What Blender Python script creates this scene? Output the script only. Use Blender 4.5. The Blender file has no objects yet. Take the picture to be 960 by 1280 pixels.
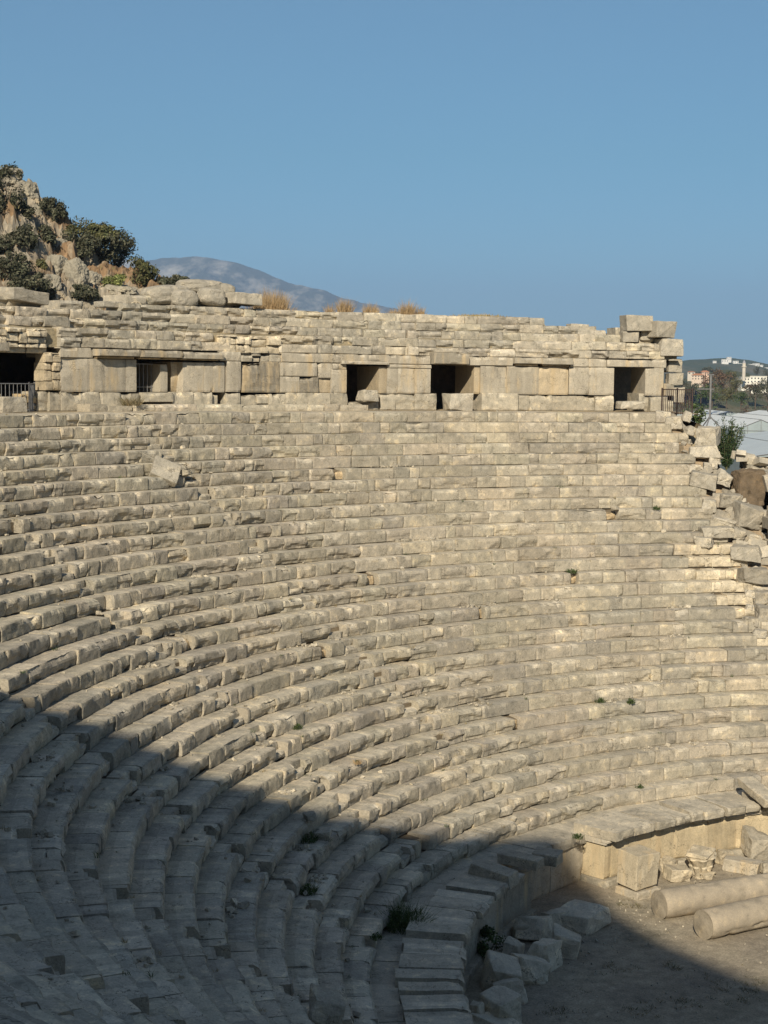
import bpy, bmesh, math, random
import numpy as np
from mathutils import Vector, Matrix, Euler
R_ = math.radians
SC = bpy.context.scene
COL = SC.collection

# ------------------------------------------------------------------ camera, sky, sun, exposure
CAM_Z = 14.4
PIT, ROLL, FPX = -0.083, 0.012, 2000.0      # pitch, roll, focal length in pixels of a 960 px wide picture
CX, CY = 17.997, 33.103                     # centre of the orchestra
R0, DR, H = 35.008, 0.602, 0.4              # front radius of top seat row, row depth, row height
ZTOP = 12.696                               # foot of the top seat row
cam = bpy.data.cameras.new('camera'); camo = bpy.data.objects.new('camera', cam); COL.objects.link(camo)
cam.sensor_fit = 'HORIZONTAL'; cam.sensor_width = 36; cam.lens = 36 * FPX / 960
cam.clip_start = 0.1; cam.clip_end = 60000
F = Vector((0, math.cos(PIT), math.sin(PIT))); U = Vector((0, -math.sin(PIT), math.cos(PIT))); Rt = Vector((1, 0, 0))
rt = Rt * math.cos(ROLL) + U * math.sin(ROLL); up = U * math.cos(ROLL) - Rt * math.sin(ROLL)
camo.matrix_world = Matrix(((rt.x, up.x, -F.x, 0), (rt.y, up.y, -F.y, 0), (rt.z, up.z, -F.z, CAM_Z), (0, 0, 0, 1)))
SC.camera = camo

SUN_AZ, SUN_EL = 11.0, 30.0                 # the light travels towards azimuth 20 (0 = +y, 90 = +x), from behind left
w = bpy.data.worlds.new('World'); SC.world = w; w.use_nodes = True
nt = w.node_tree; bg = nt.nodes['Background']
sky = nt.nodes.new('ShaderNodeTexSky'); sky.sky_type = 'NISHITA'; sky.sun_disc = False
sky.sun_elevation = R_(SUN_EL); sky.sun_rotation = R_(180 + SUN_AZ)
sky.altitude = 20; sky.air_density = 1.0; sky.dust_density = 0.0; sky.ozone_density = 3.0
# a drier, darker blue towards the horizon than the model's clear sky gives
_tc = nt.nodes.new('ShaderNodeTexCoord'); _sx = nt.nodes.new('ShaderNodeSeparateXYZ'); nt.links.new(_tc.outputs['Generated'], _sx.inputs[0])
_rp = nt.nodes.new('ShaderNodeValToRGB'); nt.links.new(_sx.outputs['Z'], _rp.inputs[0]); _e = _rp.color_ramp.elements
SKYR = [(0.0, (.26, .47, .77)), (.037, (.28, .49, .73)), (.077, (.34, .56, .71)), (.136, (.37, .59, .66)), (.22, (.48, .66, .69)), (.5, (1.06, .87, .72))]
while len(_e) < len(SKYR): _e.new(.5)
for _i, (_p, _c) in enumerate(SKYR): _e[_i].position = _p; _e[_i].color = (*_c, 1)
_mx = nt.nodes.new('ShaderNodeMix'); _mx.data_type = 'RGBA'; _mx.blend_type = 'MULTIPLY'; _mx.inputs[0].default_value = 1
nt.links.new(sky.outputs[0], _mx.inputs[6]); nt.links.new(_rp.outputs[0], _mx.inputs[7])
nt.links.new(_mx.outputs[2], bg.inputs[0]); bg.inputs[1].default_value = 0.082
sl = bpy.data.lights.new('sun', 'SUN'); sl.energy = 4.8; sl.angle = R_(0.53); sl.color = (1.0, 0.89, 0.715)
so = bpy.data.objects.new('sun', sl); COL.objects.link(so)
sd = Vector((math.sin(R_(SUN_AZ)) * math.cos(R_(SUN_EL)), math.cos(R_(SUN_AZ)) * math.cos(R_(SUN_EL)), -math.sin(R_(SUN_EL))))
so.rotation_euler = sd.to_track_quat('-Z', 'Y').to_euler()
so.location = (-60, -80, 90)
SC.view_settings.view_transform = 'Standard'; SC.view_settings.look = 'None'; SC.view_settings.gamma = 1
SC.view_settings.exposure = 0.42

# ------------------------------------------------------------------ survey helpers: where a sight line meets a real surface
def ray(X, Y):
    a, b = (X - 480) / FPX, (Y - 640) / FPX
    c, s = math.cos(ROLL), math.sin(ROLL)
    a, b = c * a + s * b, -s * a + c * b
    return np.array([a, math.cos(PIT) + b * math.sin(PIT), math.sin(PIT) - b * math.cos(PIT)])
def on_z(X, Y, z):
    d = ray(X, Y); t = (z - CAM_Z) / d[2]; return Vector(d * t + np.array([0, 0, CAM_Z]))
def at_y(X, Y, D):
    d = ray(X, Y); return Vector(d * (D / d[1]) + np.array([0, 0, CAM_Z]))
def on_cyl(X, Y, R):
    d = ray(X, Y); a = d[0] ** 2 + d[1] ** 2; b = -2 * (d[0] * CX + d[1] * CY); c = CX * CX + CY * CY - R * R
    t = (-b + math.sqrt(max(0, b * b - 4 * a * c))) / 2 / a
    p = d * t; return math.degrees(math.atan2(p[0] - CX, p[1] - CY)), p[2] + CAM_Z
def seat_z(r):
    if r > R0: return ZTOP + H
    k = math.floor((R0 - r) / DR + 1e-6) + 1      # tread of row k lies between R_k and R_(k-1)
    if k > 28: return 1.5 if r > 17.6 else (1.7 if r > 16.4 else 0.0)
    return ZTOP - H * k + H
def on_seats(X, Y):
    d = ray(X, Y)
    for t in np.arange(10, 95, 0.02):
        p = d * t; r = math.hypot(p[0] - CX, p[1] - CY)
        if p[2] + CAM_Z < seat_z(r): return Vector((p[0], p[1], seat_z(r)))
    return on_z(X, Y, 0)
def pol(r, th, z=0.0):
    return Vector((CX + r * math.sin(R_(th)), CY + r * math.cos(R_(th)), z))

# ------------------------------------------------------------------ noise on arrays
_tab = np.random.RandomState(5).rand(4096)
def _h(i, j, k): return _tab[(i * 73856093 ^ j * 19349663 ^ k * 83492791) & 4095]
def vnoise(p):
    p = np.asarray(p, float); i = np.floor(p).astype(np.int64); f = p - i; f = f * f * (3 - 2 * f)
    x, y, z = i[..., 0], i[..., 1], i[..., 2]; fx, fy, fz = f[..., 0], f[..., 1], f[..., 2]
    def l(a, b, t): return a + (b - a) * t
    return l(l(l(_h(x, y, z), _h(x + 1, y, z), fx), l(_h(x, y + 1, z), _h(x + 1, y + 1, z), fx), fy),
             l(l(_h(x, y, z + 1), _h(x + 1, y, z + 1), fx), l(_h(x, y + 1, z + 1), _h(x + 1, y + 1, z + 1), fx), fy), fz)
def fnoise(p, o=4):
    p = np.asarray(p, float); s = 0; a = 0.5; t = 0
    for q in range(o): s = s + a * vnoise(p * 2 ** q + 17.3 * q); t += a; a *= 0.5
    return s / t

# ------------------------------------------------------------------ mesh collecting
class MB:
    def __init__(s): s.v = []; s.f = []; s.c = []; s.n = 0
    def add(s, v, faces, col):
        """v (n,3); faces list of index tuples; col one rgb or a list of rgb per face"""
        v = np.asarray(v, float).reshape(-1, 3); n = s.n
        s.v.append(v); s.n += len(v)
        s.f.extend([tuple(i + n for i in f) for f in faces])
        c = np.asarray(col, float)
        s.c.append(np.tile(c, (len(faces), 1)) if c.ndim == 1 else c)
    def quads(s, v, q, col):
        v = np.asarray(v, float).reshape(-1, 3)
        s.f.extend(map(tuple, (np.asarray(q) + s.n).tolist())); s.v.append(v); s.n += len(v)
        c = np.asarray(col, float); s.c.append(np.tile(c, (len(q), 1)) if c.ndim == 1 else c)
    def box(s, c, size, rot=(0, 0, 0), col=(.3, .28, .24)):
        M = Euler(rot).to_matrix(); c = Vector(c); x, y, z = [q / 2 for q in size]
        vs = [c + M @ Vector((a * x, b * y, d * z)) for a in (-1, 1) for b in (-1, 1) for d in (-1, 1)]
        s.add([tuple(v) for v in vs], [(0, 1, 3, 2), (4, 6, 7, 5), (0, 4, 5, 1), (2, 3, 7, 6), (0, 2, 6, 4), (1, 5, 7, 3)], col)
    def jbox(s, c, size, rot, col, r, j=.35):
        M = Euler(rot).to_matrix(); c = Vector(c); x, y, z = [q / 2 for q in size]
        vs = [c + M @ Vector((a * x * (1 - j * r.rand()), b * y * (1 - j * r.rand()), d * z * (1 - j * r.rand()))) for a in (-1, 1) for b in (-1, 1) for d in (-1, 1)]
        s.add([tuple(v) for v in vs], [(0, 1, 3), (0, 3, 2), (4, 6, 7), (4, 7, 5), (0, 4, 5), (0, 5, 1), (2, 3, 7), (2, 7, 6), (0, 2, 6), (0, 6, 4), (1, 5, 7), (1, 7, 3)], col)
    def bar(s, a, b, r, n=6, col=(.1, .1, .1)):
        a = Vector(a); b = Vector(b); d = (b - a).normalized(); u = d.orthogonal().normalized(); w = d.cross(u)
        vs = []
        for p in (a, b):
            for i in range(n):
                t = 2 * math.pi * i / n; vs.append(tuple(p + (u * math.cos(t) + w * math.sin(t)) * r))
        s.add(vs, [(i, (i + 1) % n, n + (i + 1) % n, n + i) for i in range(n)] + [tuple(range(n))[::-1], tuple(range(n, 2 * n))], col)
    def build(s, name, mat, parent=None, origin=(0, 0, 0), smooth=False):
        me = bpy.data.meshes.new(name)
        V = np.concatenate(s.v) - np.array(origin) if s.v else np.zeros((0, 3))
        me.from_pydata(V.tolist() if len(V) < 3 else V, [], s.f) if False else _mk(me, V, s.f)
        a = me.attributes.new('tint', 'FLOAT_COLOR', 'FACE')
        c = np.concatenate(s.c) if s.c else np.zeros((0, 3)); c = np.concatenate([c, np.ones((len(c), 1))], 1)
        a.data.foreach_set('color', c.astype(np.float32).ravel())
        me.polygons.foreach_set('use_smooth', np.full(len(me.polygons), bool(smooth)))
        me.materials.append(mat)
        o = bpy.data.objects.new(name, me); COL.objects.link(o)
        if parent is not None: o.parent = parent
        else: o.location = origin
        return o
def _mk(me, V, Fs):
    lens = np.fromiter((len(f) for f in Fs), np.int32, len(Fs))
    loops = np.fromiter((i for f in Fs for i in f), np.int32, int(lens.sum()))
    me.vertices.add(len(V)); me.vertices.foreach_set('co', V.astype(np.float32).ravel())
    me.loops.add(len(loops)); me.loops.foreach_set('vertex_index', loops)
    st = np.concatenate([[0], np.cumsum(lens)[:-1]]).astype(np.int32)
    me.polygons.add(len(Fs)); me.polygons.foreach_set('loop_start', st); me.polygons.foreach_set('loop_total', lens)
    me.update(calc_edges=True); me.validate()
def tag(o, label=None, cat=None, group=None, kind=None):
    if label: o['label'] = label
    if cat: o['category'] = cat
    if group: o['group'] = group
    if kind: o['kind'] = kind
    return o
def thing(name, label, cat, loc=(0, 0, 0), group=None):
    o = bpy.data.objects.new(name, None); COL.objects.link(o); o.location = loc; o.empty_display_size = .2
    return tag(o, label, cat, group)

# ------------------------------------------------------------------ materials
def newmat(name, rough=.95):
    m = bpy.data.materials.new(name); m.use_nodes = True
    b = m.node_tree.nodes['Principled BSDF']; b.inputs['Roughness'].default_value = rough
    b.inputs['Specular IOR Level'].default_value = 0.15
    return m, m.node_tree, b
def N(nt, t, **kw):
    n = nt.nodes.new(t)
    for k, v in kw.items():
        if k in n.inputs.keys() if isinstance(k, str) else False: n.inputs[k].default_value = v
        else: setattr(n, k, v)
    return n
def noise_node(nt, vec, scale, detail=6, rough=.6):
    n = nt.nodes.new('ShaderNodeTexNoise'); n.inputs['Scale'].default_value = scale; n.inputs['Detail'].default_value = detail
    n.inputs['Roughness'].default_value = rough; nt.links.new(vec, n.inputs['Vector']); return n
def ramp(nt, fac, stops):
    r = nt.nodes.new('ShaderNodeValToRGB'); e = r.color_ramp.elements
    while len(e) < len(stops): e.new(.5)
    for i, (p, c) in enumerate(stops): e[i].position = p; e[i].color = (*c, 1) if len(c) == 3 else c
    nt.links.new(fac, r.inputs[0]); return r
def mix(nt, mode, fac, a, b):
    m = nt.nodes.new('ShaderNodeMix'); m.data_type = 'RGBA'; m.blend_type = mode
    for s, v in ((m.inputs[0], fac), (m.inputs[6], a), (m.inputs[7], b)):
        if isinstance(v, (int, float)): s.default_value = v
        elif isinstance(v, tuple): s.default_value = (*v, 1)
        else: nt.links.new(v, s)
    return m.outputs[2]
def g(v): return (v, v, v)
def stone(name, big=.5, mid=3.0, stain=.5, bump=.5, streak=0.0, fine=22, ridge=.0, crack=True):
    m, nt, b = newmat(name)
    tc = nt.nodes.new('ShaderNodeTexCoord'); P = tc.outputs['Object']
    at = nt.nodes.new('ShaderNodeAttribute'); at.attribute_name = 'tint'
    n1 = noise_node(nt, P, big, 5, .6); n2 = noise_node(nt, P, mid, 7, .68); n3 = noise_node(nt, P, fine, 5, .7)
    nr = noise_node(nt, P, 4.5, 7, .72); nr.noise_type = 'RIDGED_MULTIFRACTAL'; nr.normalize = True
    c = mix(nt, 'MULTIPLY', 1.0, at.outputs['Color'], ramp(nt, n1.outputs['Fac'], [(.3, g(.88)), (.7, g(1.10))]).outputs[0])
    c = mix(nt, 'MULTIPLY', stain, c, ramp(nt, n2.outputs['Fac'], [(.33, (.58, .60, .60)), (.44, (.88, .89, .88)), (.56, (1.02, 1.02, 1.0)), (.66, (1.42, 1.36, 1.2))]).outputs[0])
    c = mix(nt, 'MULTIPLY', .55, c, ramp(nt, n3.outputs['Fac'], [(.3, g(.6)), (.5, g(1.0)), (.72, g(1.35))]).outputs[0])
    if streak > 0:
        mp = nt.nodes.new('ShaderNodeMapping'); mp.inputs['Scale'].default_value = (1.7, 1.7, .30); nt.links.new(P, mp.inputs['Vector'])
        n4 = noise_node(nt, mp.outputs[0], 1.3, 5, .6)
        c = mix(nt, 'MIX', ramp(nt, n4.outputs['Fac'], [(.52, g(0)), (.66, g(streak))]).outputs[0], c, (.52, .41, .255))
        c = mix(nt, 'MULTIPLY', ramp(nt, noise_node(nt, mp.outputs[0], 2.2, 4, .6).outputs['Fac'], [(.4, g(.5)), (.6, g(0))]).outputs[0], c, (.72, .72, .72))
    # hairline cracks
    dn = noise_node(nt, P, 2.0, 4, .6); wp = nt.nodes.new('ShaderNodeVectorMath'); wp.operation = 'MULTIPLY_ADD'; nt.links.new(dn.outputs['Color'], wp.inputs[0]); wp.inputs[1].default_value = (.9, .9, .9); nt.links.new(P, wp.inputs[2])
    vo = nt.nodes.new('ShaderNodeTexVoronoi'); vo.feature = 'DISTANCE_TO_EDGE'; vo.inputs['Scale'].default_value = 1.7; nt.links.new(wp.outputs[0], vo.inputs['Vector'])
    ck = ramp(nt, vo.outputs['Distance'], [(.004, g(1)), (.016, g(0))]); cm = ramp(nt, noise_node(nt, P, 1.1, 3, .5).outputs['Fac'], [(.46, g(0)), (.56, g(.75))])
    cf = nt.nodes.new('ShaderNodeMath'); cf.operation = 'MULTIPLY'; nt.links.new(ck.outputs[0], cf.inputs[0]); nt.links.new(cm.outputs[0], cf.inputs[1])
    if crack: c = mix(nt, 'MIX', cf.outputs[0], c, (.12, .105, .08))
    # lichen freckles
    n5 = noise_node(nt, P, 9, 4, .8)
    c = mix(nt, 'MIX', ramp(nt, n5.outputs['Fac'], [(.63, g(0)), (.70, g(.5))]).outputs[0], c, (.10, .10, .09))
    nt.links.new(c, b.inputs['Base Color'])
    bp = nt.nodes.new('ShaderNodeBump'); bp.inputs['Strength'].default_value = bump; bp.inputs['Distance'].default_value = .05
    ad = nt.nodes.new('ShaderNodeMath'); ad.operation = 'MULTIPLY_ADD'; nt.links.new(n3.outputs['Fac'], ad.inputs[0]); ad.inputs[1].default_value = .5
    nt.links.new(n2.outputs['Fac'], ad.inputs[2]); a2 = nt.nodes.new('ShaderNodeMath'); a2.operation = 'MULTIPLY_ADD'; nt.links.new(nr.outputs['Fac'], a2.inputs[0]); a2.inputs[1].default_value = ridge; nt.links.new(ad.outputs[0], a2.inputs[2]); nt.links.new(a2.outputs[0], bp.inputs['Height']); nt.links.new(bp.outputs[0], b.inputs['Normal'])
    return m
M_SEAT = stone('seat_stone', bump=.75, stain=.85, ridge=.12)
M_WALL = stone('wall_stone', stain=.9, streak=.0, bump=.75, ridge=.12)
M_SLAB = stone('slab_stone', stain=.35, streak=.85, bump=.25)
M_ROCK = stone('rock_stone', stain=.8, bump=.8, mid=2.2)
M_COL = stone('granite', stain=.6, bump=.3, fine=50, mid=3, crack=False)
M_CLIFF = stone('cliff_rock', big=.08, mid=.5, stain=.9, bump=1.0, fine=3)

def simple(name, col, rough=.6, metal=0, var=.25, scale=8):
    m, nt, b = newmat(name, rough); b.inputs['Metallic'].default_value = metal
    tc = nt.nodes.new('ShaderNodeTexCoord'); n = noise_node(nt, tc.outputs['Object'], scale, 4, .6)
    c = mix(nt, 'MULTIPLY', 1.0, col, ramp(nt, n.outputs['Fac'], [(.3, g(1 - var)), (.7, g(1 + var))]).outputs[0])
    nt.links.new(c, b.inputs['Base Color']); return m
M_IRON = simple('weathered_iron', (.07, .05, .045), .7, .3)
M_STEEL = simple('painted_grey_steel', (.22, .22, .22), .5, .4)
def tintmat(name, rough=.8, trans=0.0, var=.2, scale=1.0):
    m, nt, b = newmat(name, rough)
    at = nt.nodes.new('ShaderNodeAttribute'); at.attribute_name = 'tint'
    tc = nt.nodes.new('ShaderNodeTexCoord'); n = noise_node(nt, tc.outputs['Object'], scale, 4, .6)
    c = mix(nt, 'MULTIPLY', 1.0, at.outputs['Color'], ramp(nt, n.outputs['Fac'], [(.3, g(1 - var)), (.7, g(1 + var))]).outputs[0])
    nt.links.new(c, b.inputs['Base Color'])
    if trans > 0:
        tr = nt.nodes.new('ShaderNodeBsdfTranslucent'); nt.links.new(c, tr.inputs[0])
        ms = nt.nodes.new('ShaderNodeMixShader'); ms.inputs[0].default_value = trans
        nt.links.new(b.outputs[0], ms.inputs[1]); nt.links.new(tr.outputs[0], ms.inputs[2])
        nt.links.new(ms.outputs[0], nt.nodes['Material Output'].inputs[0])
    return m
M_LEAF = tintmat('leaf', .6, .25, .25, .8)
M_DRY = tintmat('dry_grass', .9, .25, .2, 3)
M_BARK = tintmat('bark', .9)
M_PAINT = tintmat('house_paint', .8, 0, .08, .3)

# ------------------------------------------------------------------ a rough stone block following a ring
rng = np.random.RandomState(11)
GREY = np.array([.445, .396, .312]); CREAM = np.array([.58, .50, .37]); DARK = np.array([.31, .285, .24])
def tone(r=rng, cream=.08, dark=.18):
    t = r.rand(); c = GREY * (1 + .20 * (r.rand() - .5))
    if t < cream: c = c * .45 + CREAM * .55
    elif t < cream + dark: c = c * .45 + DARK * .55
    c = c * (1 + .02 * (r.rand(3) - .5)); return c
def rblock(mb, th0, th1, rf, z0, z1, depth, rough=.02, chip=.06, rec=0.0, du=.11, r=rng, col=None, tilt=0.0, topk=1.12, frontk=.9, yaw=0.0, nose=.02, sag=0.0, cuts=1.2, foot_shade=1.0):
    """block between angles th0<th1 (degrees) with its front face at radius rf (facing the centre), z0..z1, going back by depth"""
    L = R_(th1 - th0) * rf; nu = max(2, int(L / du) + 1)
    hh = z1 - z0
    nf = max(4, int(hh / max(du * .7, .06)))
    ff = np.concatenate([[1, .93], np.linspace(.86, .06, nf), [0]])
    s_top = [depth, depth * .55, depth * .25, .07]
    prof = [(d, 1.0) for d in s_top] + [(nose * .0, 1.0 - .02)] + [(0, f) for f in ff[1:]]
    prof = np.array(prof); npf = len(prof)
    u = np.linspace(0, 1, nu); sd = r.rand() * 1000
    off = np.tile(prof[:, 0], (nu, 1)); fr = np.tile(prof[:, 1], (nu, 1))
    uu = np.repeat(u[:, None] * L, npf, 1)
    front = np.arange(npf) >= 4; top = ~front
    P = np.stack([uu * 3.3 + sd, fr * hh * 5.0, off * 2.5 + sd * .3], -1)
    n = fnoise(P, 3) - .5
    n = n * .5 + .5 * (np.floor(n * 9 + .5) / 9)
    off = off - np.where(front, n * rough * 2.0, 0)
    if rec > 0:
        bnd = .45 + .5 * (vnoise(np.stack([u * L * 2.6 + sd, u * 0 + 3.1, u * 0], -1)) - .5)
        inner = np.clip((bnd[:, None] - fr) / .16, 0, 1)
        off = off + np.where(front[None, :], inner * rec * (.6 + .8 * vnoise(P * 1.7)), 0)
    # planes of fracture that cut away corners and edges of the front
    W = uu; Zl = fr * hh; cut = np.zeros_like(off)
    for _ in range(int(cuts * (.5 + r.rand()) * max(1, L / .8) + .5)):
        uc = r.rand() * L; edge = r.rand()
        zc = hh if edge < .55 else (0 if edge < .8 else r.rand() * hh)
        su = r.normal() * .25; szz = (1 if zc > hh * .5 else -1) * r.uniform(.5, 1.8); d0 = r.uniform(.02, .065)
        fu = r.uniform(.12, .4)
        pl = d0 - np.abs(W - uc) * (d0 / fu) * (1 + su * np.sign(W - uc)) + (Zl - zc) * szz * .35 * (1 if zc != 0 else 1)
        cut = np.maximum(cut, np.clip(pl, 0, .10))
    for (uc, sg) in ((0, 1), (L, -1)):
        if r.rand() < cuts * .22:
            d0 = r.uniform(.02, .08); cut = np.maximum(cut, np.clip(d0 - (W - uc) * sg * r.uniform(.4, 1.2) - (hh - Zl if r.rand() < .6 else Zl) * r.uniform(.1, .5), 0, .12))
    off = off + np.where(front[None, :], cut + (vnoise(P * 6) - .5) * .012 * (cut > .004), 0)
    off = off + np.where(fr < .01, .022 if hh > .25 else .006, 0)      # worn joint at the foot
    # broken nose
    cn = vnoise(np.stack([u * L * 3.0 + sd * 1.7, u * 0 + 9.1, u * 0], -1)); cn2 = vnoise(np.stack([u * L * 9 + sd, u * 0 + 1, u * 0], -1))
    ch = np.clip((cn - .52) * 3.0, 0, 1) * chip * (.6 + .8 * cn2) + rough * .3 * cn2
    wgt = np.clip((fr - .62) / .38, 0, 1) ** 1.5
    off = off + np.where(front[None, :], ch[:, None] * wgt * 1.5, 0)
    zz = z0 + fr * hh
    zz = zz - np.where(prof[None, :, 0] < .05, 0, 0) - (ch[:, None] * .55) * ((prof[None, :, 0] < .08) & (fr > .93))
    zz = zz + np.where(top[None, :], (vnoise(P * .8 + 5) - .5) * rough * .9, 0)
    zz = zz + tilt * (u[:, None] - .5) * L - sag * (1 - off / depth) * (fr)
    # rounded ends
    e = np.minimum(u * L, (1 - u) * L); er = np.clip(1 - e / .03, 0, 1)[:, None]
    off = off + np.where(front[None, :], er * (.004 + .018 * r.rand()), 0)
    th = np.radians(th0 + (th1 - th0) * u)[:, None]
    rad = rf + off + yaw * (u[:, None] - .5) * L
    # never stand proud at the back
    X = CX + rad * np.sin(th); Y = CY + rad * np.cos(th)
    V = np.stack([X, Y, zz], -1).reshape(-1, 3)
    i, j = np.meshgrid(np.arange(nu - 1), np.arange(npf - 1), indexing='ij'); a = (i * npf + j).ravel()
    q = np.stack([a, a + npf, a + npf + 1, a + 1], 1)
    c = tone(r) if col is None else np.asarray(col, float)
    jj = j.ravel(); k = np.where(jj < 3, topk, frontk); k = np.where(jj == 0, k * foot_shade, k)      # contact shade at the riser's foot, painted into the back of the tread
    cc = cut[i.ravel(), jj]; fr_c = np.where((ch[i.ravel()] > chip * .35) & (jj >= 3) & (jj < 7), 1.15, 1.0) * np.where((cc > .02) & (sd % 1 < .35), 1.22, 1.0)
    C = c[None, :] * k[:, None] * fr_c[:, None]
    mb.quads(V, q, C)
    # end caps + back
    n0 = len(V)
    b0 = (CX + (rf + depth) * math.sin(R_(th0)), CY + (rf + depth) * math.cos(R_(th0)), z0)
    b1 = (CX + (rf + depth) * math.sin(R_(th1)), CY + (rf + depth) * math.cos(R_(th1)), z0)
    E0 = V[:npf]; E1 = V[-npf:]
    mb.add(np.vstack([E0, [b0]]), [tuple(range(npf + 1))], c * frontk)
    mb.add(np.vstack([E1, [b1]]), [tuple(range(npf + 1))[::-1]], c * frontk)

THA, THZ = -9.4, -200.0          # the right (broken) end and the left end of the seating
AISLES = [-14.8 - 17.5 * j for j in range(2, 11)]
def rowR(k): return R0 - DR * k
theatre = thing('stone_theatre', 'ancient curved theatre seating of weathered pale limestone rows stepping down to the orchestra', 'theatre', (CX, CY, 0))
LOC = (CX, CY, 0)
# places where the facing is lost and cream rubble shows: (first row, last row, th from, th to)
LOST = [(11, 11, -12.9, -9.4), (12, 12, -13.1, -9.0), (13, 13, -13.0, -8.9), (14, 14, -11.5, -8.6), (15, 16, -9.9, -8.6), (17, 19, -9.2, -8.4)]
LOST = []
for Y, xa, xb in ((683, 884, 905), (698, 862, 918), (713, 866, 925), (729, 862, 935), (745, 878, 945), (760, 903, 950), (778, 925, 955), (795, 935, 960)):
    pa = on_seats(xa, Y - 4); pb = on_seats(min(xb, 958), Y - 4); kk = int(round((R0 - math.hypot(pa.x - CX, pa.y - CY)) / DR + .5))
    LOST.append((kk, kk, math.degrees(math.atan2(pa.x - CX, pa.y - CY)), math.degrees(math.atan2(pb.x - CX, pb.y - CY)) + .4))
def endang(k): return THA - (.5 if k % 2 else -.3) + rng.uniform(-.35, .25) if k < 12 else THA + .35 + .12 * (k - 12) ** 1.35
HOLES = []
for X, Y, wd in ((430, 592, 1.3), (765, 641, .45), (600, 768, .5), (466, 727, .5), (715, 716, .35), (240, 812, .4), (410, 818, .6), (530, 832, .35), (648, 905, .35), (120, 768, .5), (520, 1047, .6)):
    p = on_seats(X, Y); r = math.hypot(p.x - CX, p.y - CY); HOLES.append((int((R0 - r) / DR + 1), math.degrees(math.atan2(p.x - CX, p.y - CY)), wd))
for k in range(29):
    mb = MB(); rf = rowR(k); z0 = ZTOP - H * k; z1 = z0 + H
    t = endang(k)
    depth = DR + .12 if k else 2.2
    mpd = 1 / (R_(1) * rf)       # degrees per metre
    while t > (-127 - 1.5 * k if k < 5 else THZ):
        far = t < -135
        L = float(np.clip(rng.gamma(5, .20), .42, 2.1))
        ais = next((a for a in AISLES if t > a and t - L * mpd < a + .33 * mpd), None)
        if ais is not None:
            L2 = (t - (ais + .33 * mpd)) / mpd
            segs = [(L2, 0), (.66, 1)] if L2 > .12 else [(.66, 1)]
            if L2 <= .12: t = ais + .33 * mpd
        else: segs = [(L, 0)]
        for (l, notch) in segs:
            ta, tb = t - l * mpd, t; t = ta
            gap = (rng.uniform(.003, .012) if rng.rand() < (.8 if tb > -60 else .75) else rng.uniform(.02, .045)) * mpd
            lost = any(a <= k <= b and (ta + tb) / 2 > lo - .2 and (ta + tb) / 2 < hi + 1.5 for a, b, lo, hi in LOST)
            if lost and not notch:
                q = tb
                while q > ta + .05:
                    lw = rng.uniform(.3, .8) * mpd
                    rblock(mb, q - lw + .005 * mpd, q, rf + rng.uniform(.04, .14), z0, z1 - rng.uniform(0, .07), .6, rough=.05, chip=.2, du=.05, cuts=4, col=(CREAM * .75 + GREY * .25) * rng.uniform(.9, 1.1), topk=1, frontk=1)
                    q -= lw
                continue
            if notch:
                rb = rf + rng.uniform(.18, .32)
                rblock(mb, ta + gap, tb - gap * .3, rb, z0, z1, depth - .33, rough=.02, chip=.12, col=GREY * rng.uniform(.85, 1.0))
                if rng.rand() < .93:
                    rblock(mb, ta + gap, tb - gap * .3, rf + rng.uniform(-.01, .06), z0, z0 + H * rng.choice([.45, .5, .6, .95], p=[.3, .35, .2, .15]), .31, rough=.03, chip=.14, cuts=3, col=GREY * rng.uniform(.85, 1.05))
                continue
            hol = next((h for h in HOLES if h[0] == k and ta < h[1] < tb), None)
            calm = tb > -40; jit = rng.normal(0, .010 if calm else .018); rough = rng.uniform(.006, .022) if calm else rng.uniform(.012, .035)
            left = -70 > tb
            rec = (rng.uniform(.035, .09) if tb < -38 else rng.uniform(.015, .05)) if rng.rand() < (.62 if tb < -38 else .25) else 0
            chip = rng.choice([.02, .05, .10, .16], p=[.5, .3, .13, .07]) if calm else rng.choice([.03, .07, .12, .18], p=[.35, .35, .2, .1])
            du = .055 if not far else .2
            kw = dict(rough=rough, chip=chip, rec=rec, du=du, tilt=rng.normal(0, .006), yaw=rng.normal(0, .010), frontk=(.90 if calm else .86), foot_shade=.86, cuts=(.9 if calm else 2.2))
            zt = z1 + rng.normal(0, .010)
            if hol:
                hc = hol[1]; hw = hol[2] * mpd / 2
                for (p, q2) in ((ta + gap, hc - hw), (hc + hw, tb)):
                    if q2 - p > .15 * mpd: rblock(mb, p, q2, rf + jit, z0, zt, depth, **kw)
                rblock(mb, hc - hw, hc + hw, rf + .22, z0, z1 - .1, depth - .22, rough=.05, chip=.2, du=.06, col=CREAM * np.array([.95, .85, .72]))
            else:
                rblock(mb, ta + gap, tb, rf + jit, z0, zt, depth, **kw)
                if rng.rand() < .05:       # earth or small stones gathered on the tread
                    pass
    mb.build('seat_row', M_SEAT, theatre, LOC)

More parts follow.
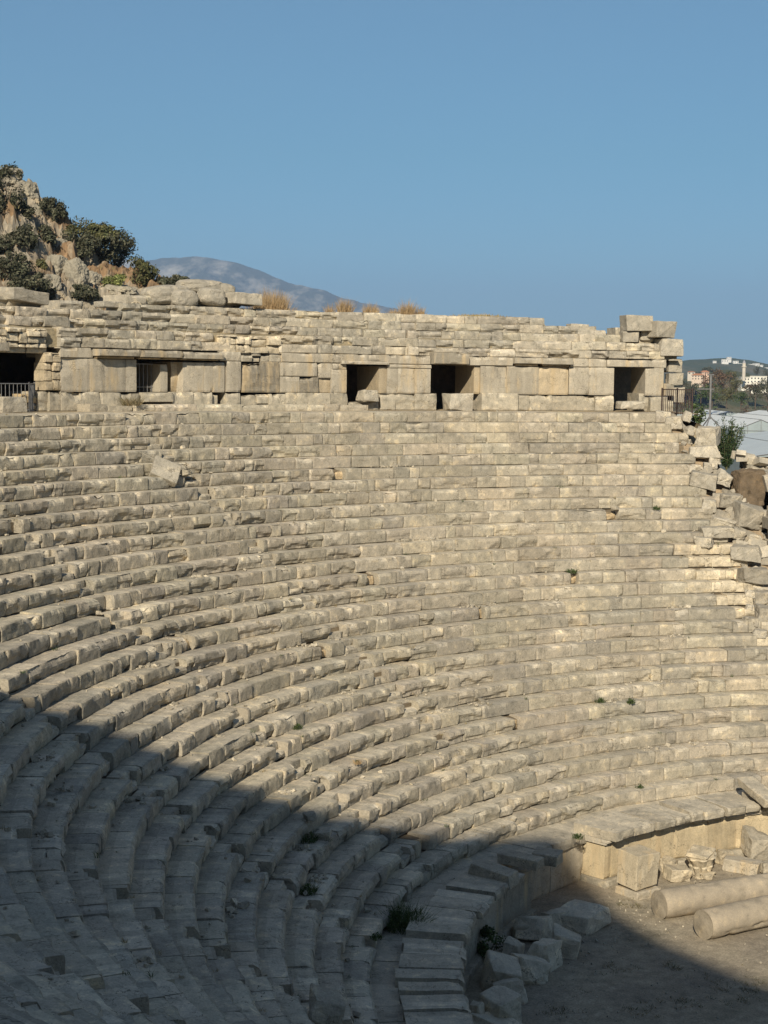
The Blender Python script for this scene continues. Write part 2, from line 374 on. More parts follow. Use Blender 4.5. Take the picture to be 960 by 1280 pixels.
# body of the theatre behind the facing: stepped core, gallery floor, outer mass
def revolve(mb, prof, a0, a1, step, col, jit=0.0):
    ths = np.radians(np.linspace(a0, a1, int(abs(a1 - a0) / step) + 1)); P = np.array(prof)
    V = np.stack([np.stack([CX + P[:, 0] * math.sin(t), CY + P[:, 0] * math.cos(t), P[:, 1]], -1) for t in ths])
    if jit: V = V + (fnoise(V * 1.7, 3)[..., None] - .5) * jit
    n, m = V.shape[:2]; i, j = np.meshgrid(np.arange(n - 1), np.arange(m - 1), indexing='ij'); a = (i * m + j).ravel()
    mb.quads(V.reshape(-1, 3), np.stack([a, a + 1, a + m + 1, a + m], 1), col)
    return V
core = MB()
prof = [(17.3, 1.42)]
for k in range(28, -1, -1): prof += [(rowR(k) + .30, ZTOP - H * k - .02), (rowR(k) + .30, ZTOP - H * k + H - .10)]
prof[0] = (17.3, 1.48); prof += [(36.2, 13.0)]
V = revolve(core, prof, -9.7, -127, 1.0, (.20, .16, .11), .0)
V = revolve(core, prof[:-11] + [(38.6, 10.7), (38.6, 13.1)], -127, THZ, 1.0, (.30, .25, .18), .0)
revolve(core, [(35.5, 13.06), (37, 13.09), (43.2, 13.09)], -7.3, -127, 1.0, (.42, .34, .23), .0)
core.build('rubble_core', M_WALL, theatre, LOC)

# walkway behind the coping at the foot of the seats
wk = MB()
t = -4.0
while t > THZ:
    l = rng.uniform(.7, 1.5) / (R_(1) * 17.8)
    rblock(wk, t - l + .06, t, 16.9, 1.2, 1.5 + rng.normal(0, .006), 1.6, rough=.01, chip=.02, du=.2, col=GREY * rng.uniform(.9, 1.1))
    t -= l
wk.build('walkway_paving', M_SEAT, theatre, LOC)
# back mass of the theatre (outer wall, ends) built of coursed blocks over a solid body
body = MB()
revolve(body, [(43.9, 0), (43.9, 16.6), (42.4, 16.62)], -7.3, THZ, 1.0, (.34, .30, .24), .0)
for th, sgn in ((-7.3, 1), (THZ, -1)):
    pr = [(r, z) for r, z in ([(17.3, -0.3), (17.3, 1.3)] + [(rowR(k) + .45, ZTOP - H * k - .1) for k in range(28, -1, -1)] + [(38.4, 12.9), (43.2, 12.9), (43.2, -.3)])]
    vs = [tuple(pol(r, th, z)) for r, z in pr]
    body.add(vs, [tuple(range(len(vs)))[::sgn]], (.34, .27, .18))
pr = [(rowR(k) + .45, ZTOP - H * k - .16) for k in range(28, -1, -1)]
revolve(body, pr, -9.9, -7.3, .3, (.40, .33, .22), .35)
revolve(body, [(38.6, 15.36), (43.8, 15.36)], -7.3, THZ, 1.0, (.2, .17, .13), .0)
revolve(body, [(43.4, 13.0), (43.4, 15.4)], -7.3, THZ, 1.0, (.25, .2, .15), .0)
body.build('outer_body', M_WALL, theatre, LOC)

# ------------------------------------------------------------------ gallery wall with openings and the upper rows
RW = 38.6
wall = thing('gallery_wall', 'tall gallery wall of grey slabs with dark square openings behind the top seats', 'wall', (CX, CY, 13.1))
WLOC = (CX, CY, 13.1)
def px2(x, y): return on_cyl(x, y, RW)
def piece(mb, x0, x1, z0, z1, out=0.0, depth=2.0, col=None, rough=.012, chip=.04, rec=0, du=.1, gap=.008, **kw):
    a = px2(x0, 480)[0]; b = px2(x1, 480)[0]; mpd = 1 / (R_(1) * RW)
    rblock(mb, a + gap * mpd / 2, b - gap * mpd / 2, RW - out, z0, z1, depth, rough=rough, chip=chip, rec=rec, du=du, col=col, topk=1.0, frontk=1.0, **kw)
L1, L2, L3 = 13.80, 15.02, 15.40
SL = np.array([.43, .385, .305]); OR = np.array([.62, .48, .29])
def part(name, mat, fn, parent=wall, loc=WLOC):
    mb = MB(); fn(mb); return mb.build(name, mat, parent, loc)
# base course
def basef(mb):
    for x0, x1, za, zb, out in [(-60, -30, 13.1, L1, .1), (-30, 0, 13.1, L1, .1), (0, 22, 13.1, 13.62, .25), (50, 62, 13.1, L1, -.1), (62, 76, 13.1, L1, 0), (76, 100, 13.1, L1, .03), (100, 125, 13.1, L1, .05), (125, 152, 13.1, L1 - .02, .04), (152, 174, 13.1, L1 - .06, .04),
                                (176, 213, 13.42, L1 - .02, .22), (213, 240, 13.1, L1, .12), (240, 264, 13.1, L1, .10), (264, 274, 13.1, L1 - .1, -.1), (282, 300, 13.1, L1, .05), (300, 322, 13.1, L1 - .1, -.05), (322, 336, 13.35, L1 - .05, .0), (336, 357, 13.1, L1 - .05, .05), (357, 384, 13.15, L1 + .0, .08), (384, 412, 13.15, L1, .1), (412, 434, 13.1, L1, .05),
                                (436, 474, 13.1, 13.42, .0), (475, 494, 13.1, L1, .05), (494, 519, 13.1, L1, .03), (519, 546, 13.1, L1, .03), (600, 646, 13.1, 13.86, .22), (646, 662, 13.1, 13.76, .05), (662, 690, 13.1, 13.78, .05), (690, 722, 13.1, 13.76, -.02), (722, 744, 13.1, 13.76, -.05), (744, 767, 13.1, 13.8, .1),
                                (800, 812, 13.1, 13.9, -.1), (812, 834, 13.1, 13.76, .2), (834, 842, 13.1, 13.6, .1)]:
        piece(mb, x0, x1, za, zb, out, 1.6, col=SL * rng.uniform(.85, 1.12), rough=.022, chip=.10, rec=.04 if rng.rand() < .3 else 0)
part('base_course', M_WALL, basef)
def ledge(mb):           # low course in front, partly buried
    for x0, x1 in [(-60, -20), (-20, 14), (96, 118), (118, 150), (152, 180), (180, 232), (232, 290), (290, 345), (345, 395), (395, 415), (415, 450)]:
        piece(mb, x0, x1, 13.05, 13.05 + rng.uniform(.24, .32), .75, .9, rough=.03, chip=.12)
part('low_course', M_SEAT, ledge)
# upright slabs, one part each
for x0, x1, za, zb, out, kind in [(-110, -70, L1, L2, 0, 0), (-70, -35, L1, L2, 0, 0), (76, 112, L1, L2, .03, 0), (112, 130, L1, L2, .04, 0), (130, 157, L1, L2, .03, 0), (157, 170, L1, L2, .04, 0),
                                  (203, 212, L1, 14.86, -.12, 0), (220, 228, L1, L2 - .05, -.3, 1), (228, 254, L1, L2 - .06, .05, 0), (254, 266, L1, L2 - .06, .04, 0), (266, 280, L1, L2 - .05, .05, 0),
                                  (282, 300, 13.82, L2, .08, 0), (302, 326, L1, L2, -.02, 2), (326, 349, L1, L2, .0, 2), (350, 374, L1, 14.45, .04, 0), (374, 398, L1, 14.45, .02, 2), (350, 396, 14.46, L2, .04, 0), (398, 416, 14.4, L2, .0, 0), (398, 414, L1, 14.4, -.1, 1), (414, 433, L1, L2 - .25, .04, 0), (416, 433, L2 - .24, L2, .0, 0),
                                  (474, 484, L1, L2 - .1, -.04, 1), (484, 497, L1, 14.86, .03, 0), (497, 518, L1, 14.86, .04, 0), (518, 538, L1, 14.86, .03, 0), (484, 539, 14.87, L2, .04, 0),
                                  (593, 600, L1, L2, -.05, 1), (600, 633, L1, L2, .04, 0), (633, 673, L1, L2, .05, 0), (673, 710, L1, L2, .03, 1), (711, 736, L1 + .02, L2, .03, 0), (736, 767, L1, L2 + .02, .05, 0), (806, 829, L1, L2 + .02, .05, 0), (830, 843, L1, 14.35, .0, 2)]:
    part('wall_slab', M_SLAB, lambda mb: piece(mb, x0, x1, za, zb, out, .8 if 0 < x0 < 112 else 2.0, col=(SL * rng.uniform(.9, 1.1), (OR * .45 + SL * .55) * rng.uniform(.75, .95), SL * rng.uniform(.55, .7))[kind], rough=(.006, .012, .05)[kind], chip=(.02, .05, .16)[kind], du=.12))
# lintel course
def lint(mb):
    for x0, x1, out in [(-110, -60, 0), (-60, -36, 0), (76, 116, .02), (274, 300, .06), (352, 392, .04), (392, 425, .04), (425, 460, .05), (460, 497, .04), (497, 537, .05), (600, 640, .06), (712, 735, .05), (735, 757, .04), (815, 832, .04)]:
        piece(mb, x0, x1, L2 + .01, L3, out, 2.0, col=SL * rng.uniform(.9, 1.1), rough=.012, chip=.05)
part('lintel_course', M_SLAB, lint)
for x0, x1, za, zb, out, dk in [(116, 168, 15.12, L3 - .03, .42, .8), (168, 222, 15.10, L3 - .03, .42, .75), (222, 274, 15.08, L3 - .05, .34, .85), (425, 484, L2 - .03, 15.12, .18, 1), (538, 582, 15.06, 15.55, .35, .72), (582, 600, L2, L3, .1, 1.15), (640, 674, 15.13, L3, .30, .85), (674, 713, 15.11, L3, .30, .85), (757, 816, 15.05, 15.36, .16, .95), (-60, 10, 15.2, 15.5, .1, .8)]:
    def cn(mb):
        piece(mb, x0, x1, za, zb, out, 2.0 + out, col=SL * dk, rough=.02, chip=.10, sag=.0)
        if out > .25:
            piece(mb, x0 + 3, x1 - 3, L2 + .01, za - .01, out * .35, 1.9, col=OR * .85, rough=.006, chip=.01)
    part('cornice' if out > .25 else 'lintel', M_SLAB, cn)
# cream rubble infill where facing stones fell
def infill(x0, x1, z0, z1, out=-.25, c=CREAM):
    def fn(mb):
        q = px2(x1, 480)[0]; e = px2(x0, 480)[0]; mpd = 1 / (R_(1) * RW)
        while q > e:
            lw = min(rng.uniform(.3, .8) * mpd, max(q - e, .12 * mpd)); nz = z0
            while nz < z1 - .05:
                hz = rng.uniform(.2, .42)
                rblock(mb, q - lw + .03 * mpd, q, RW - out + rng.uniform(-.10, .10), nz, min(nz + hz - .02, z1), .6, rough=.06, chip=.14, du=.07, col=c * rng.uniform(.8, 1.1), topk=1, frontk=1)
                nz += hz
            q -= lw
    part('rubble_infill', M_ROCK, fn)
infill(0, 62, 15.16, 16.05, -.12)
infill(57, 76, 13.85, 15.2, -.05, OR * .4 + SL * .6)
infill(276, 352, L2 + .35, 16.05, -.12)
infill(300, 352, L2 + .0, L2 + .36, -.02, SL * .95)
infill(34, 50, 13.12, 13.7, -.2, OR * .9)
infill(-36, -10, 13.1, 15.2, -.3)

# iron grille in the second opening, part of the wall
gr = MB()
gp = [px2(172 + i * 4.9, 480)[0] for i in range(7)]
for a in gp: gr.bar(pol(39.25, a, 13.62), pol(39.25, a, 14.86), .017)
for z in (13.98, 14.86): gr.bar(pol(39.25, gp[0] - .1, z), pol(39.25, gp[-1] + .1, z), .02)
gr.build('window_grille', M_STEEL, wall, WLOC)

# upper rows of seats above the gallery
upper = thing('upper_seating', 'weathered stepped stone courses of the upper seats above the gallery wall', 'seating', (CX, CY, 15.4))
ULOC = (CX, CY, 15.4)
def topz(X):
    pts = [(-200, 17.6), (0, 17.6), (45, 17.45), (60, 17.1), (165, 17.1), (172, 17.9), (290, 17.9), (300, 17.2), (640, 17.2), (668, 17.15), (690, 17.0), (712, 16.75), (770, 16.75), (775, 17.0), (850, 17.0)]
    xs, zs = zip(*pts); return float(np.interp(X, xs, zs))
def th2x(th, R):
    # picture column of a point of the ring, used only to transfer the surveyed height of the ruin
    p = pol(R, th, 16.5) - Vector((0, 0, CAM_Z)); d = p.dot(F); return 480 + FPX * p.dot(rt) / d if d > 1 else -500
ZU = [15.41, 15.77, 16.13, 16.49, 16.85, 17.21, 17.57]
for j in range(6):
    mb = MB(); rf = 38.66 + .16 * j if j < 2 else 38.82 + .5 * (j - 1); mpd = 1 / (R_(1) * rf)
    t = -7.6 - rng.uniform(0, .8)
    while t > THZ:
        L = float(np.clip(rng.gamma(6, .17), .5, 1.9)) * (1.0 if t > -140 else 1.6)
        ta, tb = t - L * mpd, t; t = ta
        X = th2x((ta + tb) / 2, rf) if tb > -75 else -300
        if tb <= -75: X = -100
        z0 = ZU[j]; z1 = z0 + .355
        tz = topz(X)
        if z1 > tz + .12 + rng.uniform(-.08, .08): continue
        if j < 2 and (-2 < X < 70 or 272 < X < 350) and z0 < 16.0: continue
        over = .12 if (j == 2 and (0 < X < 70 or 270 < X < 352)) else 0
        rec = rng.uniform(.05, .14) if rng.rand() < (.6 if tb < -35 else .35) else 0
        rblock(mb, ta + rng.uniform(.004, .03) * mpd, tb, rf - over + rng.normal(0, .03), z0, z1 + rng.normal(0, .012), 1.2 if j < 5 else 1.6, rough=rng.uniform(.015, .04), chip=rng.choice([.04, .09, .16]), rec=rec, du=.09 if tb > -75 else .25,
               col=tone(rng, .08, .42), topk=1.05, cuts=2.4, frontk=1.0, tilt=rng.normal(0, .012))
    mb.build('seat_row', M_WALL, upper, ULOC)
up2 = MB()
revolve(up2, [(38.95, 15.4), (38.95, 16.05), (40.2, 16.3), (41.3, 16.5), (43.8, 16.58)], -7.4, THZ, 1.0, (.36, .30, .20), .1)
vs = [tuple(pol(r, -7.4, z)) for r, z in [(38.95, 15.4), (38.95, 16.05), (40.2, 16.3), (41.3, 16.5), (43.8, 16.58), (43.8, 15.3)]]
up2.add(vs, [tuple(range(6))], (.36, .30, .2))
up2.build('rubble_core', M_WALL, upper, ULOC)

# ------------------------------------------------------------------ podium with coping round the orchestra
pod = thing('podium_wall', 'low stained podium wall with thick radial coping stones around the orchestra', 'wall', (CX, CY, 0))
def podwall(a0, a1, R, z0, z1, c):
    mb = MB(); t = a1
    while t > a0:
        l = rng.uniform(.9, 1.9) / (R_(1) * R); l = min(l, t - a0) if t - a0 - l > 1 else t - a0
        rblock(mb, t - l + .04, t, R, z0, z1, 1.2, rough=.012, chip=.03, du=.12, col=c * rng.uniform(.85, 1.1), topk=1, frontk=1)
        t -= l
    return mb
RF = 16.25
podwall(-45.6, 2, RF, .28, 1.36, np.array([.50, .415, .275])).build('wall_facing', M_SLAB, pod, LOC)
podwall(THZ, -57.5, RF + .25, .1, 1.36, SL * .9).build('wall_facing', M_SLAB, pod, LOC)
podwall(-57.4, -45.7, 17.0, .1, 1.36, SL * .95).build('wall_facing', M_SLAB, pod, LOC)
for a0, a1, R in ((-45.9, 2, RF - .14), (THZ, -57.5, RF + .05)):
    podwall(a0, a1, R, -.1, .27, SL * .85).build('plinth', M_WALL, pod, LOC)
for a0, a1, R in ((-45.9, 2, RF - .16), (THZ, -60, RF + .1)):
    mb = podwall(a0, a1, R, 1.37, 1.45, SL * 1.05); mb2 = podwall(a0, a1, R + .07, 1.30, 1.368, SL); mb.v += [v for v in mb2.v]; mb.f += [tuple(i + mb.n for i in f) for f in mb2.f]; mb.c += mb2.c; mb.n += mb2.n
    mb.build('moulding', M_SLAB, pod, LOC)
t = 1.0; ncop = 0
while t > -196:
    l = rng.uniform(.52, 1.0) / (R_(1) * 16.6)
    if t - l < -46.2 and t > -61:
        if t > -46.2: pass
        t = -61.3 if t <= -46.0 else t
        if t > -61: l = t + 46.1
    if l < .6: t = -61.3; continue
    if -15.5 < t < -11.5 and False: t -= l; continue
    mb = MB(); low = -74 < t < -61
    z = 1.455 if not low else 1.46
    rblock(mb, t - l, t - (rng.uniform(.10, .3) if rng.rand() < .55 else rng.uniform(.4, .85)), 15.86 + rng.normal(0, .035) if t > -50 else 16.18 + rng.normal(0, .035), z, 1.72 + rng.normal(0, .035) - (.08 if low else 0), 1.42 + rng.normal(0, .08), rough=.03, chip=.10, du=.07, cuts=3, col=GREY * rng.uniform(.85, 1.1), nose=.04, yaw=rng.normal(0, .03))
    mb.build('coping_stone', M_SEAT, pod, LOC); ncop += 1
    t -= l

# ------------------------------------------------------------------ angular stones
def hull_rock(name, label, cat, loc, size, rot=(0, 0, 0), seed=0, col=GREY, group=None, box=.8, mat=None, bev=.03, sub=2, rough=.03, parent=None):
    r = np.random.RandomState(seed); bm = bmesh.new()
    sx, sy, sz = size
    if box >= .99:
        pts = [(x, y, z) for x in (-1, 1) for y in (-1, 1) for z in (-1, 1)]; pts = [tuple(np.array(p) * (1 - .15 * r.rand(3))) for p in pts]
    else:
        pts = [(x, y, z) for x in (-1, 1) for y in (-1, 1) for z in (-1, 1)]
        pts = [tuple(np.array(p) * (box + (1 - box) * r.rand(3))) for p in pts]
        for _ in range(4):
            d = r.normal(size=3); d /= np.abs(d).max(); pts.append(tuple(d * r.uniform(box, 1)))
    for p in pts: bm.verts.new((p[0] * sx / 2, p[1] * sy / 2, p[2] * sz / 2))
    res = bmesh.ops.convex_hull(bm, input=bm.verts)
    junk = [e for e in res['geom_interior'] + res['geom_unused'] if isinstance(e, bmesh.types.BMVert)]
    if junk: bmesh.ops.delete(bm, geom=list(set(junk)), context='VERTS')
    bmesh.ops.dissolve_limit(bm, angle_limit=R_(4), verts=bm.verts, edges=bm.edges)
    if bev > 0: bmesh.ops.bevel(bm, geom=list(bm.edges), offset=min(bev, min(size) * .12), segments=2, affect='EDGES', profile=.6)
    bmesh.ops.triangulate(bm, faces=bm.faces)
    for _ in range(sub): bmesh.ops.subdivide_edges(bm, edges=[e for e in bm.edges if e.calc_length() > max(size) * .09], cuts=1, use_grid_fill=False); bmesh.ops.triangulate(bm, faces=bm.faces)
    bm.normal_update()
    co = np.array([v.co for v in bm.verts]); nn = np.array([v.normal for v in bm.verts])
    d = (fnoise(co * 4 + seed * 3.7, 4) - .5) * rough * 3.0 + (fnoise(co * 14 + seed, 2) - .5) * rough
    d -= np.clip(fnoise(co * 2.6 + seed * 1.3 + 40, 2) - .6, 0, 1) * rough * 6
    for v, q in zip(bm.verts, co + nn * d[:, None]): v.co = q
    me = bpy.data.meshes.new(name); bm.to_mesh(me); bm.free()
    a = me.attributes.new('tint', 'FLOAT_COLOR', 'FACE'); c = np.tile(np.append(np.asarray(col), 1), (len(me.polygons), 1)); a.data.foreach_set('color', c.astype(np.float32).ravel())
    me.materials.append(mat or M_ROCK)
    o = bpy.data.objects.new(name, me); COL.objects.link(o); o.location = loc; o.rotation_euler = rot
    if parent is not None: o.parent = parent
    if label: tag(o, label, cat, group)
    return o
def blob_rock(name, label, cat, loc, size, rot, seed, col=GREY, group=None, rough=.12, mat=None, parent=None, sub=4, tex=2.2):
    bm = bmesh.new(); bmesh.ops.create_icosphere(bm, subdivisions=sub, radius=1)
    co = np.array([v.co for v in bm.verts]); sq = co / (np.abs(co) ** 5).sum(1)[:, None] ** .2 * .9; co = co * .35 + sq * .65
    n = fnoise(co * tex * .6 + seed * 3.1, 5) - .5; st = np.abs(fnoise(co * tex * 1.3 + seed, 4) - .5)
    co = co * (1 + n * rough * 4 - st * rough * 2.2)[:, None] * np.array(size) / 2
    for v, q in zip(bm.verts, co): v.co = q
    me = bpy.data.meshes.new(name); bm.to_mesh(me); bm.free()
    a = me.attributes.new('tint', 'FLOAT_COLOR', 'FACE'); c = np.tile(np.append(np.asarray(col), 1), (len(me.polygons), 1)); a.data.foreach_set('color', c.astype(np.float32).ravel())
    me.materials.append(mat or M_ROCK); o = bpy.data.objects.new(name, me); COL.objects.link(o); o.location = loc; o.rotation_euler = rot
    if parent is not None: o.parent = parent
    if label: tag(o, label, cat, group)
    return o
def px_rock(X, Y, wpx, hpx, base, label, seed, name='fallen_block', cat='stone block', D=None, z=None, depth=None, rot=(0, 0, 0), col=GREY, **kw):
    """stone whose silhouette centre is sighted at X,Y; it stands at ground distance D"""
    p = at_y(X, Y, D) if D else on_z(X, Y, z)
    s = math.hypot(p.x, p.y) / FPX
    return hull_rock(name, label, cat, p, (wpx * s, depth or wpx * s * .9, hpx * s), rot, seed, col, **kw)

# --- stones fallen beside the podium, in the shade
RUB = [(669, 1158, 46, 26, 'large grey boulder lying against the podium wall beneath the displaced coping'),
       (641, 1187, 30, 26, 'small pointed stone just right of the green bush by the podium'),
       (626, 1215, 44, 36, 'dark rounded boulder just below the green bush by the podium'),
       (661, 1209, 44, 30, 'pale tilted stone with a flat notched top in the middle of the rubble heap'),
       (681, 1193, 36, 32, 'grey split block between the pale notched stone and the outermost stone'),
       (708, 1178, 34, 30, 'rounded stone at the outer edge of the rubble facing the open orchestra floor'),
       (637, 1236, 36, 24, 'flat rounded stone resting just below the pale notched stone'),
       (622, 1259, 40, 36, 'squarish grey block with a flat top near the lower picture edge'),
       (598, 1270, 14, 34, 'thin upright sliver of stone beside the podium foot at the lower edge'),
       (618, 1284, 46, 22, 'low stone cut by the bottom picture edge below the squarish block'),
       (728, 1147, 58, 26, 'broad flat slab fragment nearest the shadow edge by the box shaped block'),
       (695, 1148, 34, 26, 'angular stone between the big boulder and the broad flat slab'),
       (652, 1162, 24, 22, 'small dark stone wedged behind the large boulder at the podium foot'),
       (645, 1222, 22, 16, 'fist like small stone wedged in the gap of the rubble heap')]
for i, (X, Y, wp, hp, lb) in enumerate(RUB):
    p = on_z(X, Y + hp * .1, hp / 47 * .45); s = 1 / 46.0
    hull_rock('rubble_stone', lb, 'stone', (p.x, p.y, hp * s * .45), (wp * s * 1.15, wp * s * .95, hp * s * 1.25), (rng.uniform(-.3, .3), rng.uniform(-.3, .3), rng.uniform(0, 3)), 30 + i, GREY * (1.15 + .25 * rng.rand()), group='rubble stones heaped along the podium in the shade', box=.55, rough=.035)

# --- displaced coping stones on the left podium
for X, Y, rz, ry, sz, lb in [(618, 1090, .95, .10, (1.35, .55, .36), 'thick coping stone pushed askew on the shaded podium edge'),
                         (650, 1073, .85, .02, (1.3, .45, .30), 'flat coping stone lying skewed behind the thick askew coping stone'),
                         (684, 1070, .75, .0, (.8, .55, .36), 'last coping stone at the shadow edge above the recessed podium wall'),]:
    p = on_z(X, Y, 1.75)
    hull_rock('coping_block', lb, 'stone block', (p.x, p.y, 1.72), sz, (.08, ry, -rz + .3), int(X), GREY * .95, box=1.0, mat=M_SEAT, rough=.012)
p = on_z(948, 991, 1.9)
hull_rock('coping_block', 'tilted long coping stone lying across the sunlit podium coping at the right picture edge', 'stone block', (p.x, p.y, 1.93), (1.9, .55, .3), (.06, .16, .72 - math.pi / 2 - .45), 77, GREY * 1.05, box=1.0, mat=M_SEAT, rough=.012)

# --- box block, capital, boulders by the columns
p = on_z(797, 1092, .62)
hull_rock('pedestal_block', 'upright square cream pedestal block standing against the sunlit podium', 'stone block', (p.x, p.y, .80), (.92, .82, 1.05), (.02, .05, R_(38)), 101, np.array([.50, .43, .31]), box=1.0, mat=M_SLAB, rough=.012, bev=.02)
hull_rock('base_slab', 'low flat slab underneath the upright square pedestal block', 'stone slab', (p.x + .02, p.y, .13), (1.0, .95, .26), (0, 0, R_(36)), 102, GREY, box=1.0, mat=M_SLAB, rough=.02)
for X, Y, sz, rot, lb, c, bx in [(846, 1092, (.75, .6, .42), (.05, .1, .4), 'broken low block between the pedestal block and the carved capital', CREAM * .85, .8),
                             (836, 1082, (.5, .5, .55), (.1, 0, 1.0), 'small stone tucked behind the broken low block at the podium foot', CREAM * .8, .7),
                             (905, 1072, (.5, .35, .5), (0, .1, .3), 'small upright stone between the carved capital and the long rectangular block', CREAM * .7, .7),
                             (928, 1082, (1.15, .62, .42), (.0, .05, -.5), 'long rectangular block lying just behind the upper fallen column', GREY, 1.0),
                             (945, 1056, (.95, .95, 1.0), (.2, .1, .3), 'big rounded grey boulder against the podium at the right picture edge', GREY * .85, .5),
                             (958, 1084, (.6, .5, .4), (.0, .1, .3), 'small stone below the big rounded boulder at the picture edge', GREY * .8, .6),
                             (884, 1094, (.5, .4, .16), (.0, .0, .9), 'thin flat stone on the ground under the carved capital', CREAM * .8, .8)]:
    h = sz[2]; p = on_z(X, Y, h * .45)
    hull_rock('fallen_block', lb, 'stone block', (p.x, p.y, h * .45), sz, rot, int(X * 3), c, box=bx, rough=.02 if bx > .9 else .04, mat=M_SLAB if bx > .9 else M_ROCK)
# carved capital: bell with two rows of worn leaves and a broken abacus
p = on_z(877, 1078, .35); cap = thing('carved_capital', 'small carved leafy column capital with a jagged top lying by the sunlit podium', 'capital', (p.x, p.y, .05))
mb = MB(); NS = 40; ring = []
zs = np.linspace(0, .62, 16)
for z in zs:
    f = z / .62; rad = .24 + .14 * f ** 2
    for s in range(NS):
        a = 2 * math.pi * s / NS
        leaf = abs(math.sin(a * 4 + (0 if f < .5 else .39))) ** .7 * (.05 + .06 * (f % .5) * 2)
        n = (fnoise(np.array([math.cos(a) * 3, math.sin(a) * 3, z * 6])) - .5) * .05
        ring.append(((rad + leaf + n) * math.cos(a), (rad + leaf + n) * math.sin(a), z))
fs = [(i * NS + s, i * NS + (s + 1) % NS, (i + 1) * NS + (s + 1) % NS, (i + 1) * NS + s) for i in range(len(zs) - 1) for s in range(NS)] + [tuple(range(NS))[::-1], tuple(range((len(zs) - 1) * NS, len(zs) * NS))]
mb.add(ring, fs, CREAM * .95); mb.build('bell', M_ROCK, cap)
hull_rock('abacus', None, None, (0, 0, .66), (.82, .74, .13), (.06, .08, .5), 61, CREAM * .85, box=.7, rough=.03, parent=cap)
cap.rotation_euler = (.12, -.18, .5)

# --- two granite columns
def column(name, label, e0, e1, rad, seed):
    e0 = Vector(e0); e1 = Vector(e1); L = (e1 - e0).length
    root = thing(name, label, 'column', e0, 'fallen granite column shafts')
    mb = MB(); NS = 48; xs = list(np.linspace(0, L, 60)); vs = []
    for x in xs:
        for s in range(NS):
            a = 2 * math.pi * s / NS
            rr = rad * (1 - .03 * x / L) - (.03 + .10 * fnoise(np.array([seed, math.cos(a) * 2, math.sin(a) * 2 + 4]), 3)) * math.exp(-x / .07) - .05 * math.exp(-(L - x) / .05)
            rr += (fnoise(np.array([x * 2 + seed, math.cos(a) * 1.6, math.sin(a) * 1.6]), 5) - .5) * .03 - max(0, fnoise(np.array([x * 3.1 + seed * 2, math.cos(a) * 2.2, math.sin(a) * 2.2]), 3) - .62) * .35
            ex = -.03 * (fnoise(np.array([seed, math.cos(a) * 2, math.sin(a) * 2])) - .5) if x == 0 else 0
            vs.append((x + ex, rr * math.cos(a), rr * math.sin(a)))
    n = len(xs)
    fs = [(i * NS + s, (i + 1) * NS + s, (i + 1) * NS + (s + 1) % NS, i * NS + (s + 1) % NS) for i in range(n - 1) for s in range(NS)]
    mb.add(vs, fs, np.array([.345, .295, .225]))
    sh = mb.build('shaft', M_COL, root, smooth=True)
    for x, sg in ((0, 1), (L, -1)):
        m2 = MB(); rr = rad * .955; v2 = []; f2 = []
        rings = [0, .3, .6, .85, 1.0]
        for q in rings:
            for s in range(NS):
                a = 2 * math.pi * s / NS
                v2.append((x - sg * (.035 * (1 - q) + .004) + (fnoise(np.array([q * 3 + seed, math.cos(a) * q * 2, math.sin(a) * q * 2])) - .5) * .04 * (1 if q < 1 else 0), rr * q * math.cos(a), rr * q * math.sin(a)))
        for i in range(len(rings) - 1):
            for s in range(NS): f2.append((i * NS + s, i * NS + (s + 1) % NS, (i + 1) * NS + (s + 1) % NS, (i + 1) * NS + s))
        m2.add(v2, f2, np.array([.30, .26, .20])); m2.build('broken_end', M_COL, root)
    d = (e1 - e0).normalized(); root.rotation_euler = d.to_track_quat('X', 'Z').to_euler()
    return root
def colpts(x0, y0, x1, y1, z, ext):
    a = on_z(x0, y0, z); b = on_z(x1, y1, z); return a, a + (b - a).normalized() * ext
a, b = colpts(824, 1131, 955, 1110, .40, 6.2)
column('fallen_column', 'upper grey granite column shaft lying closer to the podium', a, b, .40, 3)
a, b = colpts(879, 1156, 956, 1139, .40, 5.6)
column('fallen_column', 'lower grey granite column shaft lying farther out on the orchestra floor', a, b, .40, 8)

# ------------------------------------------------------------------ orchestra floor and ground
def sheet(name, verts, mat, kind='structure', col=(.3, .27, .22)):
    mb = MB(); mb.add(verts, [tuple(range(len(verts)))], col); o = mb.build(name, mat); tag(o, kind=kind); return o
def groundmat(name, a, b, c2, sc, bump=.3):
    m, nt, bs = newmat(name); tc = nt.nodes.new('ShaderNodeTexCoord'); P = tc.outputs['Object']
    n1 = noise_node(nt, P, sc, 8, .65); n2 = noise_node(nt, P, sc * 9, 6, .7); n3 = noise_node(nt, P, sc * 60, 4, .7)
    c = ramp(nt, n1.outputs['Fac'], [(.35, a), (.55, b), (.7, c2)]).outputs[0]
    c = mix(nt, 'MULTIPLY', .8, c, ramp(nt, n2.outputs['Fac'], [(.35, g(.72)), (.65, g(1.2))]).outputs[0])
    c = mix(nt, 'MULTIPLY', .8, c, ramp(nt, n3.outputs['Fac'], [(.32, g(.6)), (.5, g(1.)), (.68, g(1.3))]).outputs[0])
    nt.links.new(c, bs.inputs['Base Color'])
    bp = nt.nodes.new('ShaderNodeBump'); bp.inputs['Strength'].default_value = bump; bp.inputs['Distance'].default_value = .04
    nt.links.new(n3.outputs['Fac'], bp.inputs['Height']); nt.links.new(bp.outputs[0], bs.inputs['Normal']); return m
M_FLOOR = groundmat('orchestra_earth', (.25, .215, .165), (.33, .285, .21), (.20, .18, .13), .35)
M_PLAIN = groundmat('plain_ground', (.09, .095, .05), (.16, .14, .08), (.07, .09, .04), .01, .05)
